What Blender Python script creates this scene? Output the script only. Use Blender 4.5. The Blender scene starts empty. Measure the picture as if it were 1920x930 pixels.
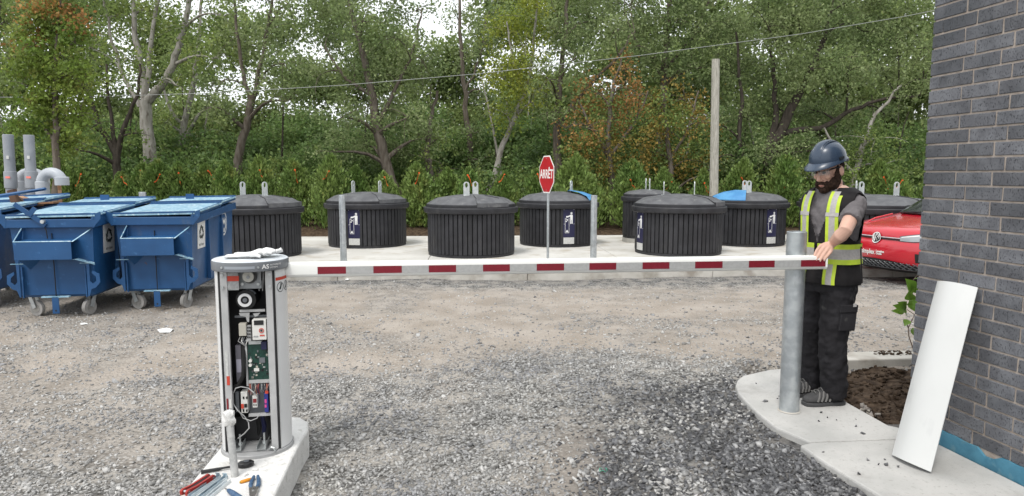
import bpy, math, random
import numpy as np
from mathutils import Vector, Matrix, Euler
R = math.radians
random.seed(7); rng = np.random.default_rng(11)
scn = bpy.context.scene
COL = scn.collection

# ---------------------------------------------------------------- camera
CH, PITCH, FPX = 1.68, R(6.24), 1280.0
cam = bpy.data.cameras.new('camera'); camo = bpy.data.objects.new('camera', cam); COL.objects.link(camo)
cam.sensor_width = 36; cam.lens = 24.0; cam.clip_start = 0.05; cam.clip_end = 2000
camo.location = (0, 0, CH); camo.rotation_euler = (R(90) - PITCH, 0, 0)
scn.camera = camo

# ---------------------------------------------------------------- sky, sun, exposure
SUN_EL, SUN_AZ = R(58), R(205)          # soft, high, from behind-left of the camera
w = bpy.data.worlds.new('World'); scn.world = w; w.use_nodes = True
nt = w.node_tree; nt.nodes.clear()
sky = nt.nodes.new('ShaderNodeTexSky'); sky.sky_type = 'NISHITA'; sky.sun_disc = False
sky.sun_elevation = SUN_EL; sky.sun_rotation = SUN_AZ
sky.air_density = 1.0; sky.dust_density = 4.0
hsv = nt.nodes.new('ShaderNodeHueSaturation'); hsv.inputs['Saturation'].default_value = 0.22
mixw = nt.nodes.new('ShaderNodeMix'); mixw.data_type = 'RGBA'; mixw.inputs[0].default_value = 0.6
mixw.inputs[7].default_value = (14.5, 15.0, 15.4, 1)      # even overcast veil
bg = nt.nodes.new('ShaderNodeBackground'); bg.inputs[1].default_value = 0.10
wo = nt.nodes.new('ShaderNodeOutputWorld')
nt.links.new(sky.outputs[0], hsv.inputs['Color']); nt.links.new(hsv.outputs[0], mixw.inputs[6])
nt.links.new(mixw.outputs[2], bg.inputs[0]); nt.links.new(bg.outputs[0], wo.inputs[0])
sun = bpy.data.lights.new('sun', 'SUN'); sun.energy = 1.5; sun.angle = R(14); sun.color = (1, .965, .91)
suno = bpy.data.objects.new('sun', sun); COL.objects.link(suno)
sdir = Vector((math.sin(SUN_AZ) * math.cos(SUN_EL), math.cos(SUN_AZ) * math.cos(SUN_EL), math.sin(SUN_EL)))
suno.rotation_euler = sdir.to_track_quat('Z', 'Y').to_euler()
scn.view_settings.view_transform = 'Standard'; scn.view_settings.look = 'None'
scn.view_settings.exposure = 0.42; scn.view_settings.gamma = 1.0; scn.view_settings.use_curve_mapping = False

# ---------------------------------------------------------------- helpers
def ray(px, py):
    u = (px - 960) / FPX; v = -(py - 465) / FPX
    return Vector((u, math.cos(PITCH) + v * math.sin(PITCH), -math.sin(PITCH) + v * math.cos(PITCH)))
def at(px, py, D):
    d = ray(px, py); return Vector((0, 0, CH)) + d * (D / d.y)
def gp(px, py, z=0.0):
    d = ray(px, py); return Vector((0, 0, CH)) + d * ((z - CH) / d.z)

def mat(name, c, rough=.6, metal=0.0, c2=None, ns=8, nd=5, lo=.4, hi=.62, bump=0, bs=60, spec=.4,
        rand=0, orand=0, trans=0, c3=None, ns3=1.5, lo3=.5, hi3=.7, stretch=None, coat=0, rvar=0, coord='pos'):
    m = bpy.data.materials.new(name); m.use_nodes = True
    t = m.node_tree; N = t.nodes; L = t.links
    b = N['Principled BSDF']; b.inputs['Roughness'].default_value = rough; b.inputs['Metallic'].default_value = metal
    b.inputs['Specular IOR Level'].default_value = spec
    if coat: b.inputs['Coat Weight'].default_value = coat; b.inputs['Coat Roughness'].default_value = .08
    if coord == 'pos': g = N.new('ShaderNodeNewGeometry'); vec = g.outputs['Position']
    else: g = N.new('ShaderNodeTexCoord'); vec = g.outputs['Object']
    if stretch:
        mp = N.new('ShaderNodeMapping'); mp.inputs['Scale'].default_value = stretch; L.new(vec, mp.inputs[0]); vec = mp.outputs[0]
    def noise(s, d=nd):
        n = N.new('ShaderNodeTexNoise'); n.inputs['Scale'].default_value = s; n.inputs['Detail'].default_value = d
        L.new(vec, n.inputs['Vector']); return n.outputs['Fac']
    def mr(x, a, bb):
        n = N.new('ShaderNodeMapRange'); n.inputs[1].default_value = a; n.inputs[2].default_value = bb; L.new(x, n.inputs[0]); return n.outputs[0]
    def mix(f, a, bb):
        n = N.new('ShaderNodeMix'); n.data_type = 'RGBA'
        if f is not None: L.new(f, n.inputs[0])
        for s, x in ((6, a), (7, bb)):
            if isinstance(x, tuple): n.inputs[s].default_value = (*x, 1)
            else: L.new(x, n.inputs[s])
        return n.outputs[2]
    out = None
    if c2: out = mix(mr(noise(ns), lo, hi), c, c2)
    if c3: out = mix(mr(noise(ns3), lo3, hi3), out if out is not None else c, c3)
    if rand or orand:
        if rand: gg = N.new('ShaderNodeNewGeometry'); rs = gg.outputs['Random Per Island']; amt = rand
        else: gg = N.new('ShaderNodeObjectInfo'); rs = gg.outputs['Random']; amt = orand
        q = N.new('ShaderNodeMapRange'); q.inputs[3].default_value = 1 - amt; q.inputs[4].default_value = 1 + amt; L.new(rs, q.inputs[0])
        h = N.new('ShaderNodeHueSaturation'); L.new(q.outputs[0], h.inputs['Value'])
        if out is None: h.inputs['Color'].default_value = (*c, 1)
        else: L.new(out, h.inputs['Color'])
        out = h.outputs[0]
    if out is None: b.inputs['Base Color'].default_value = (*c, 1)
    else: L.new(out, b.inputs['Base Color'])
    if rvar:
        q = N.new('ShaderNodeMapRange'); q.inputs[3].default_value = max(0.02, rough - rvar); q.inputs[4].default_value = rough + rvar
        L.new(noise(ns * 1.7), q.inputs[0]); L.new(q.outputs[0], b.inputs['Roughness'])
    if bump:
        bn = N.new('ShaderNodeBump'); bn.inputs['Strength'].default_value = 1; bn.inputs['Distance'].default_value = bump
        L.new(noise(bs, 6), bn.inputs['Height']); L.new(bn.outputs[0], b.inputs['Normal'])
    if trans:
        tr = N.new('ShaderNodeBsdfTranslucent'); ms = N.new('ShaderNodeMixShader'); ms.inputs[0].default_value = trans
        if out is None: tr.inputs[0].default_value = (*c, 1)
        else: L.new(out, tr.inputs[0])
        o = N['Material Output']; L.new(b.outputs[0], ms.inputs[1]); L.new(tr.outputs[0], ms.inputs[2]); L.new(ms.outputs[0], o.inputs[0])
    return m

def link(o, parent=None):
    COL.objects.link(o)
    if parent is not None: o.parent = parent
    return o
def tag(o, label=None, cat=None, group=None, kind=None):
    if label: o['label'] = label
    if cat: o['category'] = cat
    if group: o['group'] = group
    if kind: o['kind'] = kind
    return o
def thing(name, label, cat, loc=(0, 0, 0), rz=0, group=None, rot=None):
    o = bpy.data.objects.new(name, None); o.empty_display_size = .1; link(o)
    o.location = loc; o.rotation_euler = rot if rot else (0, 0, rz)
    return tag(o, label, cat, group)
def children(o): return [c for c in COL.objects if c.parent == o]
def copy_tree(o, parent=None):
    c = o.copy(); COL.objects.link(c)
    if parent is not None: c.parent = parent
    for ch in list(o.children): copy_tree(ch, c)
    return c
def obj(name, me, parent=None, loc=(0, 0, 0), rot=(0, 0, 0), sc=(1, 1, 1)):
    o = bpy.data.objects.new(name, me); link(o, parent); o.location = loc; o.rotation_euler = rot; o.scale = sc; return o

class MB:
    def __init__(s): s.V = []; s.F = []; s.mi = []; s.cur = 0
    def add(s, V, F, X=None):
        n = len(s.V)
        s.V += [tuple(X @ Vector(v)) for v in V] if X is not None else [tuple(v) for v in V]
        s.F += [tuple(i + n for i in f) for f in F]; s.mi += [s.cur] * len(F); return s
    def box(s, c, d, rot=None, X=None):
        x, y, z = d[0] / 2, d[1] / 2, d[2] / 2
        V = [Vector((a, b, e)) for a in (-x, x) for b in (-y, y) for e in (-z, z)]
        M4 = Matrix.Translation(c)
        if rot: M4 = M4 @ Euler(rot).to_matrix().to_4x4()
        if X is not None: M4 = X @ M4
        return s.add(V, [(0, 1, 3, 2), (4, 6, 7, 5), (0, 4, 5, 1), (2, 3, 7, 6), (0, 2, 6, 4), (1, 5, 7, 3)], M4)
    def loft(s, rings, cap=True, closed=True):
        n = len(rings[0]); V = [p for r in rings for p in r]; F = []
        for i in range(len(rings) - 1):
            for j in range(n if closed else n - 1):
                k = (j + 1) % n
                F.append((i * n + j, i * n + k, (i + 1) * n + k, (i + 1) * n + j))
        if cap: F += [tuple(range(n - 1, -1, -1)), tuple(range((len(rings) - 1) * n, len(rings) * n))]
        return s.add(V, F)
    def tube(s, pts, r, n=8, cap=True, sq=None):
        pts = [Vector(p) for p in pts]; m = len(pts)
        rr = r if isinstance(r, (list, tuple)) else [r] * m
        rings = []; up = None
        for i, p in enumerate(pts):
            d = (pts[min(i + 1, m - 1)] - pts[max(i - 1, 0)]).normalized()
            if up is None:
                up = Vector((0, 0, 1)) if abs(d.z) < .9 else Vector((0, 1, 0))
            a = d.cross(up).normalized(); b = a.cross(d).normalized(); up = b
            e = rr[i]; ex, ey = e if isinstance(e, (list, tuple)) else (e, e)
            rings.append([p + a * (ex * math.cos(2 * math.pi * k / n)) + b * (ey * math.sin(2 * math.pi * k / n)) for k in range(n)])
        return s.loft(rings, cap)
    def cyl(s, p0, p1, r, r1=None, n=16): return s.tube([p0, p1], [r, r if r1 is None else r1], n)
    def lathe(s, prof, n=32, c=(0, 0, 0), a0=0, a1=2 * math.pi, cap=False):
        full = abs(a1 - a0 - 2 * math.pi) < 1e-6; k = n if full else n + 1
        rings = [[(c[0] + r * math.sin(a0 + (a1 - a0) * j / n), c[1] - r * math.cos(a0 + (a1 - a0) * j / n), c[2] + z) for j in range(k)] for r, z in prof]
        return s.loft(rings, cap, full)
    def prism(s, poly, z0, z1, X=None):
        n = len(poly); V = [(x, y, z0) for x, y in poly] + [(x, y, z1) for x, y in poly]
        F = [tuple(range(n - 1, -1, -1)), tuple(range(n, 2 * n))] + [(i, (i + 1) % n, n + (i + 1) % n, n + i) for i in range(n)]
        return s.add(V, F, X)
    def ell(s, c, r, nu=16, nv=10, X=None):
        V = [(c[0], c[1], c[2] - r[2])]; F = []
        for i in range(1, nv):
            a = math.pi * i / nv - math.pi / 2
            V += [(c[0] + r[0] * math.cos(a) * math.cos(2 * math.pi * j / nu), c[1] + r[1] * math.cos(a) * math.sin(2 * math.pi * j / nu), c[2] + r[2] * math.sin(a)) for j in range(nu)]
        V.append((c[0], c[1], c[2] + r[2])); t = len(V) - 1
        for j in range(nu):
            k = (j + 1) % nu
            F.append((0, 1 + k, 1 + j)); F.append((t, 1 + (nv - 2) * nu + j, 1 + (nv - 2) * nu + k))
            for i in range(nv - 2): F.append((1 + i * nu + j, 1 + i * nu + k, 1 + (i + 1) * nu + k, 1 + (i + 1) * nu + j))
        return s.add(V, F, X)
    def mesh(s, name, m, smooth=False, ang=35):
        me = bpy.data.meshes.new(name); me.from_pydata(s.V, [], s.F)
        for mm in (m if isinstance(m, (list, tuple)) else [m]): me.materials.append(mm)
        if isinstance(m, (list, tuple)): me.polygons.foreach_set('material_index', s.mi)
        if smooth:
            me.polygons.foreach_set('use_smooth', [True] * len(me.polygons)); me.set_sharp_from_angle(angle=R(ang))
        me.update(); return me
    def build(s, name, m, parent=None, smooth=False, bevel=0, loc=(0, 0, 0), rot=(0, 0, 0), ang=35, seg=2):
        o = obj(name, s.mesh(name, m, smooth, ang), parent, loc, rot)
        if bevel:
            b = o.modifiers.new('bevel', 'BEVEL'); b.width = bevel; b.segments = seg; b.limit_method = 'ANGLE'; b.angle_limit = R(35)
        return o

def np_mesh(name, V, F, m, smooth=False):
    me = bpy.data.meshes.new(name); nv, nf, k = len(V), len(F), F.shape[1]
    me.vertices.add(nv); me.vertices.foreach_set('co', np.ascontiguousarray(V, np.float32).ravel())
    me.loops.add(nf * k); me.loops.foreach_set('vertex_index', np.ascontiguousarray(F, np.int32).ravel())
    me.polygons.add(nf); me.polygons.foreach_set('loop_start', np.arange(0, nf * k, k, dtype=np.int32))
    if smooth: me.polygons.foreach_set('use_smooth', np.ones(nf, bool))
    me.materials.append(m); me.update(calc_edges=True); return me

def text_mesh(s, size, m, ext=.0006, sx=1.0, align='CENTER', bold=0):
    cu = bpy.data.curves.new('text', 'FONT'); cu.body = s; cu.size = size; cu.align_x = align; cu.align_y = 'CENTER'; cu.extrude = ext; cu.offset = bold
    cu.resolution_u = 3
    o = bpy.data.objects.new('text', cu); COL.objects.link(o)
    dg = bpy.context.evaluated_depsgraph_get(); me = bpy.data.meshes.new_from_object(o.evaluated_get(dg))
    bpy.data.objects.remove(o); bpy.data.curves.remove(cu)
    co = np.empty(len(me.vertices) * 3, np.float32); me.vertices.foreach_get('co', co); co = co.reshape(-1, 3); co[:, 0] *= sx
    me.vertices.foreach_set('co', co.ravel()); me.materials.clear(); me.materials.append(m); me.update(); return me

def add_spots(m, col, scale, lo, hi, stretch=(1, 1, 1), rough=None):      # stains / wear laid over a material's colour
    t = m.node_tree; N = t.nodes; L = t.links; b = N['Principled BSDF']; inp = b.inputs['Base Color']
    g = N.new('ShaderNodeNewGeometry'); mp = N.new('ShaderNodeMapping'); mp.inputs['Scale'].default_value = stretch; L.new(g.outputs['Position'], mp.inputs[0])
    n = N.new('ShaderNodeTexNoise'); n.inputs['Scale'].default_value = scale; n.inputs['Detail'].default_value = 7; n.inputs['Roughness'].default_value = .65; L.new(mp.outputs[0], n.inputs['Vector'])
    q = N.new('ShaderNodeMapRange'); q.inputs[1].default_value = lo; q.inputs[2].default_value = hi; L.new(n.outputs['Fac'], q.inputs[0])
    mx = N.new('ShaderNodeMix'); mx.data_type = 'RGBA'; L.new(q.outputs[0], mx.inputs[0]); mx.inputs[7].default_value = (*col, 1)
    if inp.links: L.new(inp.links[0].from_socket, mx.inputs[6])
    else: mx.inputs[6].default_value = inp.default_value
    L.new(mx.outputs[2], inp); return m
_lat = {}
def vnoise(x, y, s, seed):
    if seed not in _lat: _lat[seed] = np.random.default_rng(seed).random((256, 256))
    g = _lat[seed]; x = np.asarray(x) * s; y = np.asarray(y) * s
    xi = np.floor(x).astype(int); yi = np.floor(y).astype(int); fx = x - xi; fy = y - yi
    fx = fx * fx * (3 - 2 * fx); fy = fy * fy * (3 - 2 * fy)
    a = g[xi % 256, yi % 256]; b = g[(xi + 1) % 256, yi % 256]; c = g[xi % 256, (yi + 1) % 256]; d = g[(xi + 1) % 256, (yi + 1) % 256]
    return (a * (1 - fx) + b * fx) * (1 - fy) + (c * (1 - fx) + d * fx) * fy
def fbm(x, y, s, seed, o=4):
    r = 0; a = .5
    for i in range(o): r = r + a * vnoise(x, y, s * 2 ** i, seed + i); a *= .5
    return r / (1 - .5 ** o)
def sst(x, a, b):
    t = np.clip((np.asarray(x) - a) / (b - a), 0, 1); return t * t * (3 - 2 * t)
# ---------------------------------------------------------------- terrain
ZS = 0.10      # right-hand sidewalk top
ZI = 0.05      # barrier island top
ZP = 0.12      # bin pad top
def gheight(x, y):
    h = -.125 * (1 - sst(x, -.9, .9)) * (1 - sst(y, 4.6, 8.0))
    h = h + .055 * sst(x, .5, 1.4) * (1 - sst(y, 5.2, 7.0))
    h = h + .22 * sst(y, 17.2, 18.6)
    h = h - .22 * sst(x, 1.88, 2.0) * sst(y, 4.3, 4.45) * (1 - sst(y, 5.55, 5.75))
    rut = (fbm(x, y, .55, 31) - .5) * .07 + (fbm(x, y, 2.3, 37) - .5) * .03
    rut = rut * (1 - .75 * sst(x, .9, 1.6) * (1 - sst(y, 5, 6)))
    return h + rut
def gmask(x, y):
    n = fbm(x, y, .42, 51); n2 = fbm(x, y, 1.3, 61)
    edge = 6.15 + (n - .5) * 3.4 - .9 * sst(-x, 1.0, 3.5) + .5 * sst(x, -.5, .8) * (1 - sst(x, .9, 2.0))
    dirt = sst(y + (n2 - .5) * 1.2, edge - .5, edge + .5) * (1 - sst(y + (n2 - .5) * .8, 9.5, 10.3))
    dirt = dirt * (.55 + .45 * sst(n2, .35, .6))
    p = .85 * np.exp(-((x - .32 - .12 * (y - 3.6)) / .22) ** 2 - ((y - 3.75) / .75) ** 2)      # worn wheel strip
    dirt = np.maximum(dirt, p * sst(n2, .3, .55))
    dirt = np.maximum(dirt, .55 * sst(n, .52, .7) * (x < -2.2))
    dark = np.exp(-((x - .62 - .15 * (y - 3.6)) / .33) ** 2 - ((y - 3.6) / 1.1) ** 2) * .9
    sw = x - (1.05 + (4.6 - np.minimum(y, 4.9)) * .17)
    dark = np.maximum(dark, .95 * sst(sw, -.55, .1) * (1 - sst(y, 4.7, 5.6)))
    dark = np.clip(dark * (.5 + .9 * n2), 0, 1)
    dark = np.maximum(dark, .45 * sst(y, 10.0, 10.5) * (1 - sst(y, 11.5, 12)))
    soil = sst(y, 17.0, 17.6)
    light = np.exp(-((x + 1.12) / .16) ** 2 - ((y - 3.72) / .22) ** 2)
    return np.clip(dirt, 0, 1), dark, soil, light

def ax(segs):
    out = []
    for a, b, st in segs: out += list(np.arange(a, b, st))
    return np.array(out + [segs[-1][1]])
gx = ax([(-400, -60, 40), (-60, -14, 4), (-14, -5, .3), (-5, 3.6, .045), (3.6, 9, .3), (9, 60, 4), (60, 400, 40)])
gy = ax([(-60, -4, 6), (-4, 1.5, .5), (1.5, 7, .045), (7, 12, .09), (12, 22, .3), (22, 60, 4), (60, 900, 60)])
X, Y = np.meshgrid(gx, gy); Z = gheight(X, Y)
nx, ny = len(gx), len(gy)
idx = np.arange(nx * ny).reshape(ny, nx)
F = np.stack([idx[:-1, :-1], idx[:-1, 1:], idx[1:, 1:], idx[1:, :-1]], -1).reshape(-1, 4)

def ground_mat():
    m = bpy.data.materials.new('gravel_ground'); m.use_nodes = True; t = m.node_tree; N = t.nodes; L = t.links
    b = N['Principled BSDF']; b.inputs['Roughness'].default_value = .95; b.inputs['Specular IOR Level'].default_value = .15
    g = N.new('ShaderNodeNewGeometry'); at_ = N.new('ShaderNodeAttribute'); at_.attribute_name = 'mask'
    sep = N.new('ShaderNodeSeparateColor'); L.new(at_.outputs['Color'], sep.inputs[0])
    def mix(f, a, bb, bt='MIX'):
        n = N.new('ShaderNodeMix'); n.data_type = 'RGBA'; n.blend_type = bt
        if isinstance(f, float): n.inputs[0].default_value = f
        else: L.new(f, n.inputs[0])
        for s, x in ((6, a), (7, bb)):
            if isinstance(x, tuple): n.inputs[s].default_value = (*x, 1)
            else: L.new(x, n.inputs[s])
        return n.outputs[2]
    def noise(s, d=6):
        n = N.new('ShaderNodeTexNoise'); n.inputs['Scale'].default_value = s; n.inputs['Detail'].default_value = d; L.new(g.outputs['Position'], n.inputs['Vector']); return n.outputs['Fac']
    def mr(x, a, bb, c=0, d=1):
        n = N.new('ShaderNodeMapRange'); n.inputs[1].default_value = a; n.inputs[2].default_value = bb; n.inputs[3].default_value = c; n.inputs[4].default_value = d; L.new(x, n.inputs[0]); return n.outputs[0]
    vo = N.new('ShaderNodeTexVoronoi'); vo.inputs['Scale'].default_value = 38; vo.inputs['Randomness'].default_value = 1; L.new(g.outputs['Position'], vo.inputs['Vector'])
    hs = N.new('ShaderNodeSeparateColor'); L.new(vo.outputs['Color'], hs.inputs[0])
    stone = mix(mr(hs.outputs[0], 0, 1), (.12, .117, .112), (.46, .45, .43))
    gap = mr(vo.outputs['Distance'], .25, .75)
    stone = mix(gap, stone, (.07, .066, .06))
    fine = mix(mr(noise(90), .35, .65), (.25, .23, .205), (.40, .375, .34))
    stone = mix(mr(noise(5), .45, .62), stone, fine)
    dirtc = mix(mr(noise(2.2), .35, .65), (.275, .238, .20), (.365, .325, .285))
    dirtc = mix(mr(noise(120, 3), .58, .72), dirtc, (.46, .42, .375))
    dirtc = mix(mr(noise(55, 3), .62, .72), dirtc, (.19, .16, .13))
    c = mix(sep.outputs[0], stone, dirtc)
    c = mix(mr(sep.outputs[1], 0, 1, 0, .72), c, (.045, .045, .048))
    soilc = mix(mr(noise(14), .4, .6), (.045, .03, .02), (.10, .07, .045))
    c = mix(sep.outputs[2], c, soilc)
    L.new(c, b.inputs['Base Color'])
    bm = N.new('ShaderNodeBump'); bm.invert = True; bm.inputs['Distance'].default_value = .014; bm.inputs['Strength'].default_value = .8
    L.new(vo.outputs['Distance'], bm.inputs['Height'])
    b2 = N.new('ShaderNodeBump'); b2.inputs['Distance'].default_value = .02; L.new(noise(25), b2.inputs['Height']); L.new(bm.outputs[0], b2.inputs['Normal'])
    L.new(b2.outputs[0], b.inputs['Normal']); return m
me = np_mesh('ground', np.stack([X, Y, Z], -1).reshape(-1, 3), F, ground_mat(), True)
d, k, s_, li = gmask(X, Y)
ca = me.color_attributes.new('mask', 'FLOAT_COLOR', 'POINT')
ca.data.foreach_set('color', np.stack([d, k, s_, li], -1).reshape(-1).astype(np.float32))
tag(obj('ground', me), kind='structure')

# loose crushed stone lying on the near ground
def stones(name, P, size, m, flat=.62, label=None, kind='stuff'):
    ico = np.array([(a, b, c) for a in (-1, 1) for b in (-1, 1) for c in (-1, 1)], float) * .72
    fi = np.array([(0, 1, 3), (0, 3, 2), (4, 6, 7), (4, 7, 5), (0, 4, 5), (0, 5, 1), (2, 3, 7), (2, 7, 6), (0, 2, 6), (0, 6, 4), (1, 5, 7), (1, 7, 3)])
    n = len(P); V = ico[None] * (1 + rng.normal(0, .26, (n, 8, 1))) + rng.normal(0, .16, (n, 8, 3))
    V = V * np.stack([rng.uniform(.75, 1.35, n), rng.uniform(.6, 1.0, n), rng.uniform(flat - .18, flat + .2, n)], -1)[:, None]
    a, tx, ty = rng.uniform(0, 6.28, n), rng.normal(0, .3, n), rng.normal(0, .3, n)
    V[:, :, 2] += V[:, :, 0] * tx[:, None] + V[:, :, 1] * ty[:, None]
    c, s = np.cos(a)[:, None], np.sin(a)[:, None]
    x = V[:, :, 0] * c - V[:, :, 1] * s; y = V[:, :, 0] * s + V[:, :, 1] * c
    V = np.stack([x, y, V[:, :, 2]], -1) * size[:, None, None] + P[:, None]
    Fc = (fi[None] + (np.arange(n) * 8)[:, None, None]).reshape(-1, 3)
    o = obj(name, np_mesh(name, V.reshape(-1, 3), Fc, m)); return tag(o, label, 'gravel', kind=kind)
stone_mat = mat('crushed_stone', (.30, .295, .285), .9, c2=(.43, .42, .405), ns=30, rand=.38, spec=.15, bump=.002, bs=300, c3=(.25, .25, .255), ns3=1.1, lo3=.45, hi3=.6)
dark_stone = mat('dark_crushed_stone', (.07, .07, .075), .85, c2=(.16, .16, .163), ns=40, rand=.42, spec=.3)
white_stone = mat('dusty_stone', (.5, .49, .46), .95, c2=(.3, .29, .27), ns=30, rand=.35, spec=.1)

# outlines on the ground, taken as real positions on the walkway plane
SW_L = [gp(x, y, ZS) for x, y in ((1393, 704), (1383, 712), (1379, 722), (1384, 736), (1398, 752), (1422, 775), (1455, 801), (1500, 834), (1550, 868), (1600, 899), (1655, 932))]
e = (SW_L[-1] - SW_L[-2]).normalized(); SW_L.append(SW_L[-1] + e * 2.6)
WA, WB = Vector((2.475, 4.13, 0)), Vector((2.595, 3.45, 0))     # brick wall face line (corner, towards the camera)
wd = (WB - WA).normalized()
def sw_edge(y):      # x of the walkway's gravel edge at depth y
    ys = np.array([p.y for p in SW_L[::-1]]); xs = np.array([p.x for p in SW_L[::-1]]); return np.interp(y, ys, xs)
ISL = [(-1.20, 2.2), (-1.195, 3.2), (-1.295, 4.02), (-1.305, 4.22), (-1.345, 4.36), (-1.43, 4.45), (-1.57, 4.47), (-1.69, 4.40), (-1.765, 4.25), (-1.755, 4.0), (-1.70, 3.4), (-1.64, 2.2)]
def in_island(x, y):
    return (y < 4.48) & (x > np.interp(y, [2.2, 3.4, 4.0, 4.25, 4.5], [-1.66, -1.72, -1.775, -1.78, -1.5])) & (x < np.interp(y, [2.2, 3.2, 4.02, 4.22, 4.36, 4.48], [-1.18, -1.165, -1.255, -1.27, -1.32, -1.5]))
def scatter(n, y0, y1, spread):
    y = y0 + (y1 - y0) * rng.random(n) ** 1.35
    x = (rng.random(n) - .5) * 2 * spread * y
    ok = (x < np.where(y < SW_L[0].y + .1, sw_edge(y) - .005, 9)) & ~in_island(x, y)
    return x[ok], y[ok]
x, y = scatter(125000, 2.15, 8.2, .8)
dm, kk, _, lt = gmask(x, y); r = rng.random(len(x))
keep = r > dm * .86 + .25 * sst(y, 6, 8.2) + .34 * (fbm(x, y, 1.6, 91) > .56)
x, y, kk, lt = x[keep], y[keep], kk[keep], lt[keep]
sz = rng.gamma(7, .0080 / 7, len(x)) * (1 + .35 * kk)
P = np.stack([x, y, gheight(x, y) + sz * .25], -1)
isd = rng.random(len(x)) < kk * .85; isw = (rng.random(len(x)) < lt * .75) & ~isd
for nm, sel, m_, lb in (('gravel', ~isd & ~isw, stone_mat, 'loose grey crushed stone over the driveway'), ('dark_gravel', isd, dark_stone, 'dark crushed stone along the walkway edge and wheel track'),
                        ('dusty_gravel', isw, white_stone, 'pale cement dusted stones beside the barrier island')):
    stones(nm, P[sel], sz[sel], m_, label=lb)
x, y = scatter(16000, 5.6, 10.6, .85); sz = rng.gamma(6, .0085 / 6, len(x)); dm, _, _, _ = gmask(x, y); ok = rng.random(len(x)) < .25 + .75 * fbm(x, y, .9, 71); x, y, sz = x[ok], y[ok], sz[ok]
stones('sparse_gravel', np.stack([x, y, gheight(x, y) + sz * .1], -1), sz, stone_mat, label='sparse small stones pressed into the packed tan driveway')
# a few larger loose rocks here and there
x, y = scatter(260, 2.3, 9.5, .75); sz = rng.uniform(.014, .026, len(x))
stones('loose_rock', np.stack([x, y, gheight(x, y) + sz * .2], -1), sz, stone_mat, label='larger loose rocks strewn over the driveway')

# ---------------------------------------------------------------- concrete
conc = mat('broom_concrete', (.39, .385, .37), .9, c2=(.48, .47, .45), ns=3, nd=8, bump=.0025, bs=180, c3=(.35, .34, .32), ns3=40, lo3=.58, hi3=.72, spec=.2)
conc_old = mat('pad_concrete', (.50, .485, .45), .9, c2=(.58, .565, .53), ns=1.2, nd=8, c3=(.40, .36, .30), ns3=2.3, lo3=.53, hi3=.7, bump=.003, bs=40, spec=.2)
conc_w = mat('island_concrete', (.60, .59, .57), .88, c2=(.68, .67, .65), ns=6, nd=8, bump=.005, bs=85, c3=(.48, .47, .445), ns3=22, lo3=.56, hi3=.7, spec=.2)
kerbm = mat('kerb_concrete', (.43, .41, .37), .9, c2=(.52, .50, .46), ns=4, nd=7, c3=(.30, .27, .235), ns3=3, lo3=.52, hi3=.68, bump=.003, bs=70, spec=.2)
add_spots(conc, (.30, .285, .26), 2.2, .58, .8); add_spots(conc, (.27, .265, .255), 160, .62, .72)
add_spots(conc_w, (.45, .43, .39), 3.5, .60, .8); add_spots(conc_old, (.30, .27, .22), .9, .56, .8); add_spots(conc_old, (.33, .31, .28), 60, .64, .74); add_spots(kerbm, (.24, .215, .18), 1.6, .52, .72)
soilm = mat('bed_soil', (.035, .024, .017), .97, c2=(.085, .06, .042), ns=14, nd=8, bump=.02, bs=22, c3=(.12, .095, .07), ns3=60, lo3=.62, hi3=.72, spec=.1)

def wall_at(y): return WA + wd * ((y - WA.y) / wd.y)
J0, J1 = gp(1519, 828, ZS), gp(1692, 822, ZS)                       # control joint across the walkway
bedside = [gp(x_, y_, ZS) for x_, y_ in ((1500, 716), (1540, 731), (1583, 751), (1625, 774), (1666, 797))]
bi = wall_at(J1.y + .12); bj = wall_at(J1.y)
i = max(k for k in range(len(SW_L)) if SW_L[k].y > J0.y)
far = [p.xy for p in SW_L[:i + 1]] + [J0.xy, J1.xy, Vector((bj.x - .01, bj.y)), Vector((bi.x - .01, bi.y + .02))] + [p.xy for p in bedside[::-1]]
back = [gp(x_, y_, ZS) for x_, y_ in ((1500, 688), (1440, 693))]
far += [p.xy for p in back]
sw = tag(bpy.data.objects.new('walkway', None), kind='structure'); link(sw)
MB().prism([tuple(p) for p in far][::-1], -.12, ZS).build('slab', conc, sw, bevel=.012)
gap_ = Vector((0, -.007))
near = [J0.xy + gap_] + [p.xy for p in SW_L[i + 1:]] + [Vector((wall_at(.2).x - .01, .2)), Vector((bj.x - .01, bj.y)) + gap_, J1.xy + gap_]
MB().prism([tuple(p) for p in near][::-1], -.12, ZS - .001).build('slab', conc, sw, bevel=.012)
# kerb behind the planting bed
ko = [gp(x_, y_, ZS) for x_, y_ in ((1500, 688), (1545, 672), (1592, 659), (1715, 656))]
ki = [gp(x_, y_, ZS) for x_, y_ in ((1500, 716), (1545, 690), (1592, 674), (1715, 671))]
ko.append(ko[-1] + (ko[-1] - ko[-2]).normalized() * 3); ki.append(ki[-1] + (ki[-1] - ki[-2]).normalized() * 3)
ko[0].x += .004; ki[0].x += .004
tag(MB().prism([tuple(p.xy) for p in ki] + [tuple(p.xy) for p in ko[::-1]], -.15, ZS - .002).build('bed_kerb', kerbm, bevel=.012), kind='structure')
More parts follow.
